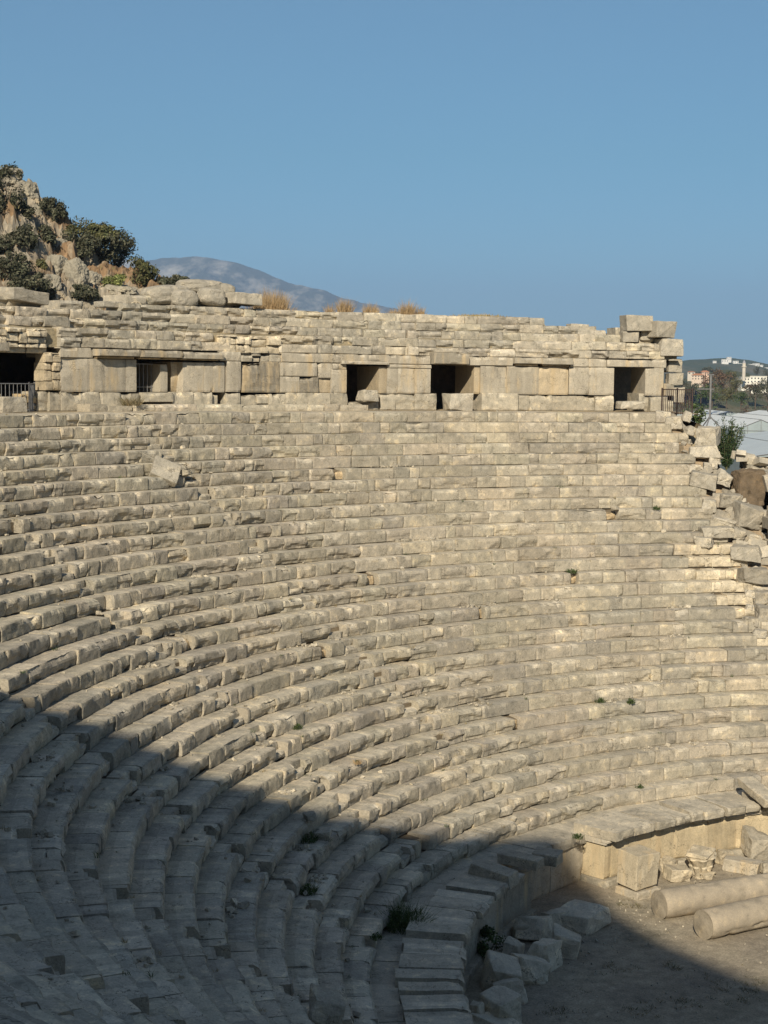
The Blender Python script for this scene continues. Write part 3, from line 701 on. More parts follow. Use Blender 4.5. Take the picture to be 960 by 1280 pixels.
gm = MB(); nx = 90; xs = np.linspace(-2, 60, nx); ys = np.linspace(14, 56, 70)
X, Y = np.meshgrid(xs, ys, indexing='ij'); Z = (fnoise(np.stack([X * .35, Y * .35, X * 0], -1), 5) - .5) * .22 + (fnoise(np.stack([X * 1.6, Y * 1.6, X * 0 + 8], -1), 4) - .5) * .07
d = np.hypot(X - CX, Y - CY); Z += np.clip((d - 14.6) / 1.8, 0, 1) * .10 * fnoise(np.stack([X, Y, X * 0 + 4], -1), 2) + .03
i, j = np.meshgrid(np.arange(nx - 1), np.arange(69), indexing='ij'); a = (i * 70 + j).ravel()
gm.quads(np.stack([X, Y, Z], -1), np.stack([a, a + 70, a + 71, a + 1], 1), (.3, .26, .2))
o = gm.build('orchestra_ground', M_FLOOR, smooth=True); tag(o, kind='structure')
gm = MB(); rad = [0, 50, 200, 1000, 5000, 12000]; vs = []; fs = []
for r in rad:
    for s in range(48): vs.append((r * math.cos(2 * math.pi * s / 48), r * math.sin(2 * math.pi * s / 48), -.08))
for i in range(len(rad) - 1):
    for s in range(48): fs.append((i * 48 + s, i * 48 + (s + 1) % 48, (i + 1) * 48 + (s + 1) % 48, (i + 1) * 48 + s))
gm.add(vs, fs, (.1, .1, .06)); o = gm.build('ground', M_PLAIN); tag(o, kind='structure')
# places of dry weeds on the orchestra floor
WEEDS = []; r = np.random.RandomState(15)
for X_, Y_ in [(940, 1240), (925, 1246), (955, 1232), (935, 1232), (800, 1262), (770, 1215), (845, 1208), (790, 1130), (900, 1230), (860, 1255), (720, 1240), (700, 1262)]:
    p = on_z(X_, Y_, .05)
    for _ in range(10): WEEDS.append((p.x + r.normal() * .25, p.y + r.normal() * .25))
# loose gravel on the orchestra floor
gv = MB(); r = np.random.RandomState(3)
for _ in range(600):
    th = r.uniform(-100, -20); rr = r.uniform(5, 15.8) if r.rand() < .5 else r.uniform(13.5, 15.9); p = pol(rr, th, .04); s = r.uniform(.015, .05)
    gv.jbox((p.x, p.y, .05), (s * r.uniform(.8, 1.8), s * r.uniform(.8, 1.6), s * .8), tuple(r.rand(3) * 2), GREY * r.uniform(.6, 1.1), r)
tag(gv.build('gravel', M_ROCK), 'scattered small stones on the orchestra floor', kind='stuff')

# ------------------------------------------------------------------ plants
def leafcloud(mb, c, rad, n, ls, cols, r, flat=0.0, clumps=9, up=.3):
    """n leaf faces gathered in clumps through an ellipsoid"""
    c = np.array(c); rad = np.array(rad, float)
    cl = r.normal(size=(clumps, 3)); cl /= np.linalg.norm(cl, axis=1)[:, None]; cl *= r.uniform(.35, .85, (clumps, 1)); cr = r.uniform(.2, .5, clumps)
    ck = r.randint(0, clumps, n); d = r.normal(size=(n, 3)); d /= np.linalg.norm(d, axis=1)[:, None]
    P = cl[ck] + d * (cr[ck] * (r.uniform(.2, 1.05, n) ** .6 + (r.rand(n) < .12) * r.uniform(0, .35, n)))[:, None]
    P = P * rad + c
    nrm = d + r.normal(size=(n, 3)) * .6 + np.array([0, 0, up]); nrm /= np.linalg.norm(nrm, axis=1)[:, None]
    t = np.cross(nrm, r.normal(size=(n, 3))); t /= np.linalg.norm(t, axis=1)[:, None]; b = np.cross(nrm, t)
    s = ls * r.uniform(.6, 1.4, n)[:, None]
    V = np.stack([P - t * s, P + b * s * .45, P + t * s, P - b * s * .45], 1).reshape(-1, 3)
    q = np.arange(n * 4).reshape(-1, 4)
    cols = np.array(cols); C = cols[r.randint(0, len(cols), n)] * (r.uniform(.75, 1.3, n)[:, None]) * (.8 + .5 * r.rand(clumps))[ck][:, None]
    mb.quads(V, q, C)
def shrub(name, label, cat, base, rad, n, ls, cols, seed, group=None, stem=True, clumps=10, lift=.75):
    r = np.random.RandomState(seed); root = thing(name, label, cat, base, group)
    mb = MB(); leafcloud(mb, (0, 0, rad[2] * lift), rad, n, ls, cols, r, clumps=clumps); mb.build('foliage', M_LEAF, root)
    if stem:
        sb = MB()
        for _ in range(5):
            a = r.uniform(0, 6.28); q = Vector((math.cos(a) * rad[0] * .5, math.sin(a) * rad[1] * .5, rad[2] * lift * 1.2)); m = q * .5 + Vector(r.normal(size=3) * rad[0] * .06)
            sb.bar((0, 0, -.1), m, min(rad) * .05, 5, (.12, .09, .06)); sb.bar(m, q, min(rad) * .03, 5, (.12, .09, .06))
        sb.build('stems', M_BARK, root)
    return root
def blades(mb, c, rad, h, n, cols, r, wdt=.006, lean=.25):
    c = np.array(c)
    for _ in range(n):
        a = r.uniform(0, 6.28); q = r.rand() ** .5; x, y = c[0] + math.cos(a) * rad * q, c[1] + math.sin(a) * rad * q
        hh = h * r.uniform(.5, 1.1) * (1 - .4 * q); l = r.normal(size=2) * lean * hh + np.array([math.cos(a), math.sin(a)]) * lean * hh * q; t = r.uniform(0, 3.14); dx, dy = math.cos(t) * wdt, math.sin(t) * wdt
        col = np.array(cols[r.randint(len(cols))]) * r.uniform(.8, 1.2)
        mb.add([(x - dx, y - dy, c[2]), (x + dx, y + dy, c[2]), (x + l[0] * .5 + dx * .8, y + l[1] * .5 + dy * .8, c[2] + hh * .6), (x + l[0] * .5 - dx * .8, y + l[1] * .5 - dy * .8, c[2] + hh * .6), (x + l[0], y + l[1], c[2] + hh)],
               [(0, 1, 2, 3), (3, 2, 4)], col)
G1 = [(.07, .10, .035), (.05, .08, .03), (.10, .13, .05)]
DG = [(.06, .066, .04), (.085, .088, .055), (.12, .115, .075)]
DRYC = [(.46, .33, .18), (.38, .27, .15), (.52, .40, .24)]
for i, (X, Y, rr, n, lb) in enumerate([(370, 912, .16, 160, 'small green weed growing alone on a sunlit step left of centre'),
                                       (505, 1160, .50, 520, 'wide spray of green grass at the shaded foot of the seats beside the coping'),
                                       (750, 878, .15, 110, 'tiny olive weed on a step, left one of the pair above the podium'),
                                       (788, 892, .13, 110, 'tiny dark weed on a step, right one of the pair above the podium'),
                                       (446, 960, .12, 70, 'tiny dry weed on a sunlit step just above the shadow edge'),
                                       (715, 716, .16, 110, 'dark little weed in a gap of the seats right of centre'),
                                       (385, 1052, .22, 150, 'dark weed beside the loose stones on the shaded steps'),
                                       (385, 1116, .2, 140, 'low dark green weed on a shaded step below the loose stones'),
                                       (800, 985, .12, 60, 'tiny weed on the last sunlit row above the podium coping'),
                                       (722, 1060, .14, 80, 'weed in the podium corner beside the first sunlit coping stone'),
                                       (470, 1190, .12, 60, 'tiny weed at the foot of the lowest shaded row'),
                                       (820, 642, .14, 80, 'small weed between seat blocks near the broken right end'),
                                       (905, 664, .2, 120, 'low weed in the broken masonry at the ruined right end')]):
    p = on_seats(X, Y); mb = MB(); r = np.random.RandomState(200 + i)
    blades(mb, (0, 0, -.02), rr, rr * 1.5, n, G1 if i != 4 else DRYC, r, .008, .5); leafcloud(mb, (0, 0, rr * .5), (rr, rr, rr * .6), n // 2, .03, G1, r, clumps=6)
    o = mb.build('weed_tuft', M_LEAF); o.location = p; tag(o, lb, 'weed', 'weeds growing in the joints of the seating')
mb = MB(); r = np.random.RandomState(16)
for x_, y_ in WEEDS: blades(mb, (x_, y_, .03), .12, .09, 14, [(.16, .14, .08), (.10, .11, .05), (.26, .21, .12)], r, .006, .7)
tag(mb.build('weeds', M_DRY), 'low dark dry weeds spread on the orchestra floor', kind='stuff')
p = on_z(611, 1190, .25)
shrub('leafy_bush', 'small dark green bush between the podium wall and the rubble stones', 'bush', (p.x, p.y, .05), (.42, .4, .45), 900, .05, G1, 5)
# dry bush on the ledge at the gallery foot
a, z = px2(152, 510); p = pol(38.0, a, 13.3)
mb = MB(); r = np.random.RandomState(4); blades(mb, (0, 0, 0), .35, .5, 260, [(.22, .17, .10), (.30, .24, .13), (.12, .12, .07)], r, .007, .6)
o = mb.build('dry_bush', M_DRY); o.location = p; tag(o, 'dry scrubby bush on the ledge below the barred opening', 'bush')
# dry tufts along the wall top
for i, (X, zb, rr, hh, n, lb) in enumerate([(337, 17.2, .62, .85, 520, 'widest orange dry grass tuft on the wall top, in front of the mountain'),
                                 (411, 17.2, .16, .5, 80, 'thin faint dry tuft just left of the tall narrow tuft on the wall top'),
                                 (430, 17.2, .24, .78, 240, 'tall narrow orange dry tuft on the wall top at the mountain slope foot'),
                                 (462, 17.2, .28, .6, 220, 'short orange dry tuft right of the tall narrow one on the wall top'),
                                 (492, 17.2, .22, .45, 130, 'low orange dry tuft at the left of the last group on the wall top'),
                                 (508, 17.2, .25, .78, 240, 'tallest dry tuft of the last group on the wall top'),
                                 (524, 17.2, .18, .55, 120, 'rightmost dry tuft of the last group on the wall top')]):
    a = on_cyl(X, 385, 41.6)[0]; p = pol(41.5, a, zb - .18 if X > 350 else zb - .05); mb = MB(); r = np.random.RandomState(60 + i)
    blades(mb, (0, 0, 0), rr * 1.15, hh * 1.4, int(n * 2.2), DRYC, r, .007, .22); blades(mb, (0, 0, 0), rr * 1.7, hh * .5, int(n * .8), DRYC, r, .007, .5)
    o = mb.build('dry_grass_tuft', M_DRY); o.location = p; tag(o, lb, 'dry grass', 'dry grass tufts on top of the wall')
mb = MB(); r = np.random.RandomState(8)
for _ in range(4200):
    X = r.uniform(440, 665); a = on_cyl(X, 388, 42.3)[0]; p = pol(r.uniform(41.6, 43.3), a + r.normal() * .1); f = math.exp(-((X - 600) / 50) ** 2)
    blades(mb, (p.x, p.y, 17.0 + .22 * f), .05, .16 + .1 * r.rand(), 1, [(.50, .38, .18), (.44, .35, .16)], r, .015, .5)
bk = MB()
tag(mb.build('dry_grass', M_DRY), 'low yellow dry grass growing behind the wall top', kind='stuff')
# dirt bank carrying that grass
bm_ = MB(); revolve(bm_, [(41.2, 16.9), (41.8, 17.12), (42.6, 17.22), (43.4, 17.1), (44.2, 15.5)], on_cyl(430, 388, 42.3)[0], on_cyl(672, 388, 42.3)[0], .5, (.4, .31, .17), .25)
o = bm_.build('earth_bank', M_ROCK); tag(o, kind='structure')

# small broken stones and dry weeds lying along the treads
mb = MB(); mw = MB(); r = np.random.RandomState(71)
cl = [(r.randint(0, 29), r.uniform(-118, -11)) for _ in range(55)]
for _ in range(1700):
    if r.rand() < .6: k, th = cl[r.randint(55)]; th = th + r.normal() * .5
    else: k, th = r.randint(0, 29), r.uniform(-125, -10.5)
    if k < 5 and th < -126: continue
    rr = rowR(k) + r.uniform(.12, .52) ** .8; sz = min(.16, .03 + r.exponential(.03)); p = pol(rr, th, ZTOP - H * k + H + sz * .3)
    mb.jbox(p, (sz * r.uniform(.8, 1.8), sz * r.uniform(.7, 1.4), sz * r.uniform(.6, 1)), tuple(r.uniform(-.5, .5, 2)) + (r.uniform(0, 3),), GREY * r.uniform(.7, 1.25), r)
for _ in range(170):
    k, th = r.randint(0, 29), r.uniform(-120, -10.5); p = pol(rowR(k) + r.choice([.50, .02]), th, ZTOP - H * k + H - .01); gdry = r.rand() < .6
    if k < 5 and th < -126: continue
    blades(mw, tuple(p), r.uniform(.03, .10), r.uniform(.06, .16), 14, [(.36, .28, .15), (.26, .22, .12)] if gdry else G1, r, .005, .5)
tag(mb.build('rubble', M_ROCK), 'small stone chips lying along the seating rows', kind='stuff')
tag(mw.build('weeds', M_DRY), 'thin dry and green weeds in the joints of the seating', kind='stuff')

# ------------------------------------------------------------------ stones piled on the wall top and at the broken end
def wall_stone(X, Y, wpx, hpx, R, lb, seed, rot=(0, 0, 0), col=GREY, box=1.0, depth=None, name='wall_top_block', rough=.02, group=None):
    a, z = on_cyl(X, Y, R); p = pol(R, a, z); s = math.hypot(p.x, p.y) / FPX
    if box <= .5: return blob_rock(name, lb, 'stone block', p, (wpx * s * 1.05, wpx * s * .7, hpx * s * 1.1), (rot[0], rot[1], -R_(a) + rot[2]), seed, col, rough=.07)
    return hull_rock(name, lb, 'stone block', p, (wpx * s, depth or wpx * s * .8, hpx * s), (rot[0], rot[1], -R_(a) + rot[2]), seed, col, box=box, rough=rough, group=group)
LG = np.array([.42, .38, .31])
for X, Y, wp, hp, R, rot, bx, lb in [
    (795, 404, 37, 21, 39.3, (0, 0, .05), 1.0, 'flat topped square block crowning the broken end of the wall'),
    (786, 421, 22, 14, 39.2, (0, 0, 0), 1.0, 'small block beneath the flat topped crowning block'),
    (807, 416, 16, 20, 39.4, (.0, .1, 0), .8, 'narrow upright stone below the crowning block beside a dark hole'),
    (827, 412, 30, 22, 39.0, (.0, .05, .3), 1.0, 'large tilted square block at the right end of the wall top'),
    (836, 435, 32, 23, 39.1, (0, 0, .1), 1.0, 'big smooth square block beneath the large tilted one at the wall end'),
    (842, 457, 20, 18, 39.2, (0, 0, .1), 1.0, 'upper of two corner blocks beside the last opening'),
    (823, 456, 18, 14, 39.0, (0, 0, 0), 1.0, 'small filling block left of the upper corner block'),
    (843, 474, 20, 16, 39.2, (0, 0, .05), 1.0, 'lower pale corner block just above the iron railing'),
    (845, 493, 18, 20, 39.4, (0, 0, .05), 1.0, 'pale corner block seen through the iron railing'),
    (722, 409, 26, 8, 40.2, (0, .03, 0), .8, 'thin flat stone on the lowered wall top ending in a dark chip'),
    (735, 418, 40, 10, 40.0, (0, 0, 0), 1.0, 'long low stone on the lowered stretch of wall top'),
    (207, 369, 62, 24, 41.2, (0, -.05, 0), .5, 'broad rounded boulder capping the wall beside the small arched frame'),
    (250, 359, 64, 18, 41.6, (0, 0, 0), .5, 'long low rounded stone on the very top of the boulder pile'),
    (228, 373, 40, 22, 40.7, (0, 0, 0), .5, 'rounded stone in the left middle of the boulder pile'),
    (264, 371, 38, 22, 40.7, (0, .1, 0), .5, 'pale rounded stone right of the middle of the boulder pile'),
    (281, 364, 26, 18, 41.2, (0, .2, 0), .5, 'small sloping stone at the right top of the boulder pile'),
    (303, 374, 44, 15, 40.6, (0, .04, 0), .8, 'long grey block on the wall top left of the widest dry tuft'),
    (26, 371, 62, 17, 40.6, (0, .10, 0), .8, 'long sloping block on the wall top below the hillside'),
    (135, 381, 30, 8, 41.0, (0, .0, 0), .8, 'thin flat stone on the wall top left of the small arched frame')]:
    wall_stone(X, Y, wp, hp, R, lb, int(X + Y), rot, LG * rng.uniform(.85, 1.08), bx)
# blocks lying in and before the openings
for X, Y, wp, hp, R, rot, bx, lb in [
    (460, 495, 28, 17, 38.5, (0, 0, 0), .6, 'pale rough boulder blocking the foot of the middle opening'),
    (573, 503, 38, 24, 38.3, (0, 0, 0), .7, 'peaked grey boulder at the foot of the tallest opening'),
    (8, 506, 40, 20, 38.0, (0, 0, 0), 1.0, 'smooth block with sloping end in front of the railed opening'),
    (788, 506, 34, 11, 38.4, (0, 0, 0), .7, 'cream block lying on the sill of the last opening')]:
    wall_stone(X, Y, wp, hp, R, lb, int(X + Y), rot, LG * 1.05, bx, name='fallen_block')
# broken end: blocks sliding off the right end of the seating
ENDB = [(885, 545, 34, 28, 66, (.1, .0, -.2), 1.0, 'moulded pale block with a notch poised beside the oleander', 1.1),
        (842, 528, 24, 18, 66, (0, 0, 0), 1.0, 'block just below the iron railing at the top of the broken end', 1),
        (829, 521, 20, 17, 67, (0, 0, 0), .9, 'pale square block standing above the top row beside the last opening', 1.15),
        (858, 521, 16, 20, 66, (0, .3, 0), .6, 'wedge shaped stone standing right under the railing end', 1),
        (862, 539, 14, 16, 65.5, (0, .4, .5), .5, 'small pointed stone left of the moulded block', .9),
        (880, 565, 44, 20, 65, (0, 0, 0), .9, 'wide block directly beneath the moulded block', 1.1),
        (893, 572, 16, 20, 65, (0, 0, .1), .9, 'bright square block end next to the oleander foot', 1.2),
        (879, 600, 36, 25, 62.6, (.1, .12, -.1), .9, 'smooth grey tilted block overhanging a dark gap', .85),
        (905, 598, 30, 24, 63, (.2, .5, 0), .55, 'pale pointed block right of the smooth overhanging block', 1.1),
        (867, 586, 18, 12, 64, (0, .0, 0), .9, 'small pale block left of the smooth overhanging block', 1.05),
        (888, 583, 20, 10, 64, (0, .0, 0), .7, 'flat stone above the smooth overhanging block', 1.1),
        (912, 625, 32, 24, 61.5, (.1, 0, .2), .75, 'rounded double grey block below the pale pointed block', .85),
        (886, 632, 22, 24, 62, (0, .1, 0), .6, 'rough stone wedged left of the rounded double block', .95),
        (896, 622, 14, 16, 62, (0, .1, 0), .6, 'small brown stone behind the rough wedged stone', .8),
        (934, 645, 44, 36, 60, (.2, .35, .2), .7, 'large leaning grey slab in the middle of the broken end', .85),
        (955, 646, 22, 22, 60.5, (.0, .2, .2), .7, 'pale stone behind the large leaning slab at the picture edge', 1.0),
        (905, 652, 40, 12, 61, (0, .22, 0), .8, 'sloping cream stone under the rounded double block', 1.15),
        (893, 665, 46, 16, 60.6, (0, 0, 0), .9, 'broad flat faced block at the row end below the sloping cream stone', 1),
        (880, 677, 28, 15, 59.7, (0, 0, 0), .95, 'light square block sticking out over the cream rubble patch', 1.05),
        (922, 668, 24, 20, 60, (.1, .25, .1), .8, 'wedge block tilted above the cream rubble patch', .9),
        (943, 672, 24, 10, 60, (0, .1, 0), .8, 'thin cream stone under the large leaning slab', 1.2),
        (932, 692, 44, 26, 58.8, (.0, .0, .1), .85, 'big grey rounded edge block right of the cream rubble patch', .85),
        (942, 720, 42, 28, 57.6, (.0, .08, .1), .8, 'large dark grey block below the big rounded edge block', .75),
        (952, 746, 26, 18, 56.8, (.0, .0, .1), .9, 'square grey block at the picture edge halfway down the broken end', .85),
        (955, 768, 22, 26, 56, (.0, .1, .1), .85, 'upright grey block at the picture edge below the square one', .8),
        (938, 742, 16, 10, 57.4, (.0, .2, .1), .6, 'small rubble stone left of the square grey edge block', 1.15),
        (940, 760, 20, 10, 57, (.0, .1, .1), .6, 'little cream stone left of the upright edge block', 1.2),
        (936, 776, 22, 14, 56.6, (.0, .1, .1), .7, 'dark little block left below the upright edge block', .8),
        (950, 792, 22, 14, 55.8, (.0, .1, .1), .7, 'low grey stone at the picture edge near the foot of the broken end', .9)]
for i, (X, Y, wp, hp, D, rot, bx, lb, k) in enumerate(ENDB):
    q_ = on_seats(min(X, 955), Y + hp * .42); s = q_.y / FPX; p = at_y(X, Y, q_.y + .30); rot = (rot[0] + rng.uniform(-.08, .08), rot[1] + rng.uniform(-.06, .06), rot[2] + rng.uniform(-.25, .1)); bx = bx * rng.uniform(.66, .86)
    hull_rock('fallen_block', lb, 'stone block', p, (wp * s * .96, max(wp * .75, 20) * s, hp * s * .92), rot, 400 + i, LG * k * rng.uniform(.95, 1.05), box=bx, rough=.045, group='dislodged blocks at the broken right end')
# cut on the moulded block
# rubble bank below them
bank = MB(); nu, nv = 40, 60
A = np.linspace(-9.9, 2, nu); Rr = np.linspace(17.6, 44, nv); TH, RRr = np.meshgrid(A, Rr, indexing='ij')
zseat = np.interp(RRr, [18.2, 35.0, 38, 44], [1.5, 12.7, 12.6, 9.0])
th0_ = np.interp(RRr, [18, 24, 29, 35], [-1, -3.5, -6.4, -9.2]); fall = np.clip((TH - th0_) / 7, 0, 1) ** .8; xyd = np.stack([CX + RRr * np.sin(np.radians(TH)), CY + RRr * np.cos(np.radians(TH)), TH * 0], -1)
Zb = (zseat - .12) * (1 - .8 * fall) - .4 * fall + (fnoise(xyd * .9, 4) - .5) * 1.0 * np.clip(fall * 6, .22, 1)
Zb = np.where(RRr < 19, np.minimum(Zb, 1.3), Zb)
Vb = np.stack([xyd[..., 0], xyd[..., 1], Zb], -1); i, j = np.meshgrid(np.arange(nu - 1), np.arange(nv - 1), indexing='ij'); a = (i * nv + j).ravel()
bank.quads(Vb, np.stack([a, a + 1, a + nv + 1, a + nv], 1), (.36, .28, .19))
o = bank.build('rubble_bank', M_ROCK); tag(o, kind='structure')
# hidden sub-stones of the bank: small rubble
rb = MB(); r = np.random.RandomState(12)
for _ in range(1100):
    th = r.uniform(-9.8, -2); rr = r.uniform(19, 36); q = (th + 9.6) / 11.6; ii_ = int(np.clip((th + 9.9) / 11.9 * 39, 0, 39)); jj_ = int(np.clip((rr - 17.6) / 26.4 * 59, 0, 59)); z = Zb[ii_, jj_] - .05
    p = pol(rr, th, z + .15); s = .08 + r.exponential(.16); s = min(s, .62)
    rb.jbox(p, (s * r.uniform(.8, 1.7), s, s * r.uniform(.5, .9)), tuple(r.uniform(-.6, .6, 3)), LG * r.uniform(.65, 1.2), r)
tag(rb.build('rubble', M_ROCK), 'small broken stones between the dislodged blocks', kind='stuff')

# ruined vault beyond the broken end
vault = thing('ruined_vault', 'ruined stone vault with a brown rounded fill and dark arch beyond the broken end', 'ruin', at_y(945, 640, 63))
VL = tuple(vault.location)
mb = MB(); D = 63.0; s = D / FPX
def arc_pts(cxp, cyp, rp, a0, a1, n): return [(cxp + rp * math.cos(R_(a0 + (a1 - a0) * i / n)), cyp - rp * math.sin(R_(a0 + (a1 - a0) * i / n))) for i in range(n + 1)]
r = np.random.RandomState(9)
# voussoirs rising to the left from the right picture edge
arcp = arc_pts(938, 655, 62, -12, 112, 11)
for i in range(11):
    (x0, y0), (x1, y1) = arcp[i], arcp[i + 1]; mx, my = (x0 + x1) / 2 + 30, (y0 + y1) / 2 + 5
    p = at_y(mx, my, 64.5); an = math.atan2(-(y1 - y0), x1 - x0)
    mb.box(p, (.40, 2.4, .66), (0, -an, .1), LG * r.uniform(.95, 1.25))
mb.build('voussoirs', M_ROCK, vault, VL)
o = hull_rock('earth_fill', None, None, (0, 0, 0), (1.2, 1.2, 1.65), (0, 0, .15), 94, (.16, .12, .08), box=.8, rough=.06, bev=.25, sub=3); o.parent = vault; o.location = at_y(934, 612, 64) - vault.location
mb = MB(); 
for i in range(46):
    x = r.uniform(925, 1010); y = 562 + (x - 925) * .55 + r.uniform(0, 24); p = at_y(x, y, 65.5 + r.rand())
    mb.box(p, (r.uniform(.3, .7), .7, r.uniform(.2, .4)), tuple(r.uniform(-.4, .4, 3)), LG * r.uniform(.9, 1.3))
mb.build('haunch_masonry', M_ROCK, vault, VL)
mb = MB()
for x in np.arange(965, 1120, 22):
    for y in np.arange(640, 900, 14):
        p = at_y(x + (y % 28) * .4, y, 61 + r.rand() * .2 + (x - 960) * .01); mb.box(p, (.68, 1.2, .42), tuple(r.uniform(-.04, .04, 3)), LG * r.uniform(.7, 1.0))
mb.build('pier', M_ROCK, vault, VL)
mb = MB(); p = at_y(962, 622, 67); mb.box(p, (2.0, .3, 3.4), (0, 0, 0), (.05, .04, .03)); mb.build('arch_shade', M_ROCK, vault, VL)  # near-black box whose colour stands in for the shade inside the arch

# iron railing at the right end
def railing(name, label, pts, h, n, mat, top=True, seed=0, rail=.022):
    root = thing(name, label, 'railing', pts[0])
    mb = MB(); rr_ = [MB(), MB()]; r = np.random.RandomState(seed)
    for i in range(len(pts) - 1):
        a = Vector(pts[i]) - Vector(pts[0]); b = Vector(pts[i + 1]) - Vector(pts[0])
        for q, mr in zip((0.06, 1.0), rr_): mr.bar(a + Vector((0, 0, h * q)), b + Vector((0, 0, h * q)), rail, 6)
        for j in range(n + 1):
            p = a.lerp(b, j / n); mb.bar(p, p + Vector((0, 0, h * (1.06 if j in (0, n) else 1))), rail * (1.6 if j in (0, n) else .6), 6)
    rr_[0].build('bottom_rail', mat, root); rr_[1].build('top_rail', mat, root); mb.build('bars', mat, root); return root
RLB = [at_y(827, 517, 68.5), at_y(846, 517, 67.5), at_y(865, 515, 67.5)]
RLB = [Vector((p.x, p.y, 13.05)) for p in RLB]
railing('iron_railing', 'rusty iron railing with close upright bars at the right end of the gallery', RLB, 1.05, 8, M_IRON)
a0 = px2(-12, 500)[0]; a1 = px2(50, 500)[0]
RLA = [pol(38.45, a0, 13.1), pol(38.45, px2(33, 500)[0], 13.1), pol(38.9, a1, 13.1)]
railing('grey_railing', 'thin grey metal railing across the big broken opening at the left picture edge', RLA, .98, 9, M_STEEL, rail=.02)
# a tripod post behind the railing
p = at_y(887, 533, 67.0); post = thing('tripod_post', 'grey metal post with a T bar top on splayed legs between railing and oleander', 'post', p)
mb = MB(); mb.bar((0, 0, .3), (0, 0, 2.15), .045, 8); mb.build('pole', M_STEEL, post)
mb = MB(); mb.bar((-.55, 0, 1.55), (.12, 0, 1.55), .03, 6); mb.build('side_arm', M_STEEL, post); mb = MB(); mb.bar((-.12, 0, 2.15), (.12, 0, 2.15), .03, 6); mb.build('cross_bar', M_STEEL, post)
for an in (0, 2.1, 4.2):
    mb = MB(); mb.bar((0, 0, .42), (.42 * math.cos(an), .42 * math.sin(an), 0), .028, 6); mb.build('leg', M_STEEL, post)
# small arched frame on the wall top
a, z = on_cyl(170, 383, 40.6); p = pol(40.6, a, z - .12)
af = thing('arched_frame', 'tiny half round pale wooden frame with one upright standing on the wall top', 'frame', p)
mb = MB(); n = 12; pts = [Vector((.30 * math.cos(math.pi * i / n), 0, .28 * math.sin(math.pi * i / n) + .02)) for i in range(n + 1)]
for i in range(n): mb.bar(pts[i], pts[i + 1], .028, 6, (.55, .47, .33))
mb.build('arch', M_BARK, af); mb = MB(); mb.bar((0, 0, 0), (0, 0, .3), .03, 6, (.6, .52, .38)); mb.build('upright', M_BARK, af)
af.rotation_euler = (0, 0, -R_(a))
# loose stones on the seating
p = on_seats(205, 603); hull_rock('fallen_block', 'large smooth grey slab tipped on its corner on the upper left rows', 'stone block', p + Vector((0, .30, .16)), (1.05, .34, .80), (-.62, .40, .30), 311, LG * .95, box=.85, rough=.015)
for i, (X, Y, s, lb) in enumerate([(388, 1040, .45, 'dark broken stone on the shaded steps, left one of the loose pair'), (404, 1044, .5, 'pale broken stone on the shaded steps, right one of the loose pair'),
                                 (410, 1268, 1.0, 'flat broken slab on the shaded steps at the lower picture edge'), (232, 602, .5, 'small stone right of the smooth tipped slab'), (768, 642, .3, 'orange stone chip lodged in a gap of the right rows')]):
    p = on_seats(X, Y + 4); hull_rock('loose_stone', lb, 'stone', p + Vector((0, 0, s * .2)), (s, s * .8, s * .55), (rng.uniform(-.3, .3), .1, rng.uniform(0, 3)), 500 + i, GREY * (1.1 if i == 1 else .9) if i != 5 else OR * .9, box=.55, rough=.035)

# oleander at the broken end
p = at_y(908, 588, 68); r = np.random.RandomState(31)
ol = thing('oleander', 'tall dark green leafy oleander growing beside the broken right end', 'shrub', p)
mb = MB(); sb = MB()
for i in range(40):
    a = r.uniform(0, 6.28); sp = r.uniform(.1, .72); h = r.uniform(1.2, 2.35) * (1 - .25 * sp); tip = Vector((math.cos(a) * sp, math.sin(a) * sp, h)); sb.bar((0, 0, 0), tip, .012, 4, (.15, .14, .07))
    n = 130
    for t in r.uniform(.12, 1.04, n):
        c = tip * t + Vector(r.normal(size=3) * .04); d = Vector((r.normal(), r.normal(), .6 + .4 * r.rand())).normalized(); L = r.uniform(.09, .17); sdv = d.cross(Vector(r.normal(size=3))).normalized() * .018
        mb.add([tuple(c), tuple(c + d * L * .5 + sdv), tuple(c + d * L), tuple(c + d * L * .5 - sdv)], [(0, 1, 2, 3)], np.array([(.035, .065, .03), (.05, .085, .035), (.09, .13, .055)][r.randint(3)]) * r.uniform(.7, 1.3))
mb.build('foliage', M_LEAF, ol); sb.build('stems', M_BARK, ol)
shrub('small_shrub', 'small grey green shrub behind the tripod post', 'shrub', at_y(873, 530, 70), (.45, .4, .55), 700, .06, G1, 77)

# ------------------------------------------------------------------ rocky hillside on the left
hill = MB(); D0 = 118.0
xs = np.linspace(-62, -8, 330); ys = np.linspace(86, 150, 330)
px = np.array([-700, -300, -60, 0, 22, 45, 60, 78, 100, 130, 160, 190, 215, 240, 300]); py = np.array([-40, 60, 170, 214, 232, 258, 276, 296, 320, 345, 352, 360, 375, 396, 440])
sx = (px - 480) / FPX * D0; sz = np.array([at_y(a, b, D0).z for a, b in zip(px, py)])
X, Y = np.meshgrid(xs, ys, indexing='ij')
crest = np.interp(X * D0 / np.maximum(Y, D0), sx, sz)
t = np.clip((Y - 88) / (D0 - 88), 0, 1); front = t ** .8
Z = 10 + (crest - 10) * front; Z = np.where(Y > D0, crest - (Y - D0) * .12, Z)
base = Z.copy()
ph = np.stack([X * .16, Y * .16, Z * .10], -1)
n = fnoise(ph, 5); n2 = fnoise(ph * 3.1 + 9, 4)
calm_ = np.clip((-17 - X) / 6, 0.12, 1); Z = Z + (n - .5) * 7 * t * calm_ + (np.abs(n2 - .5) * -6 + .8) * t
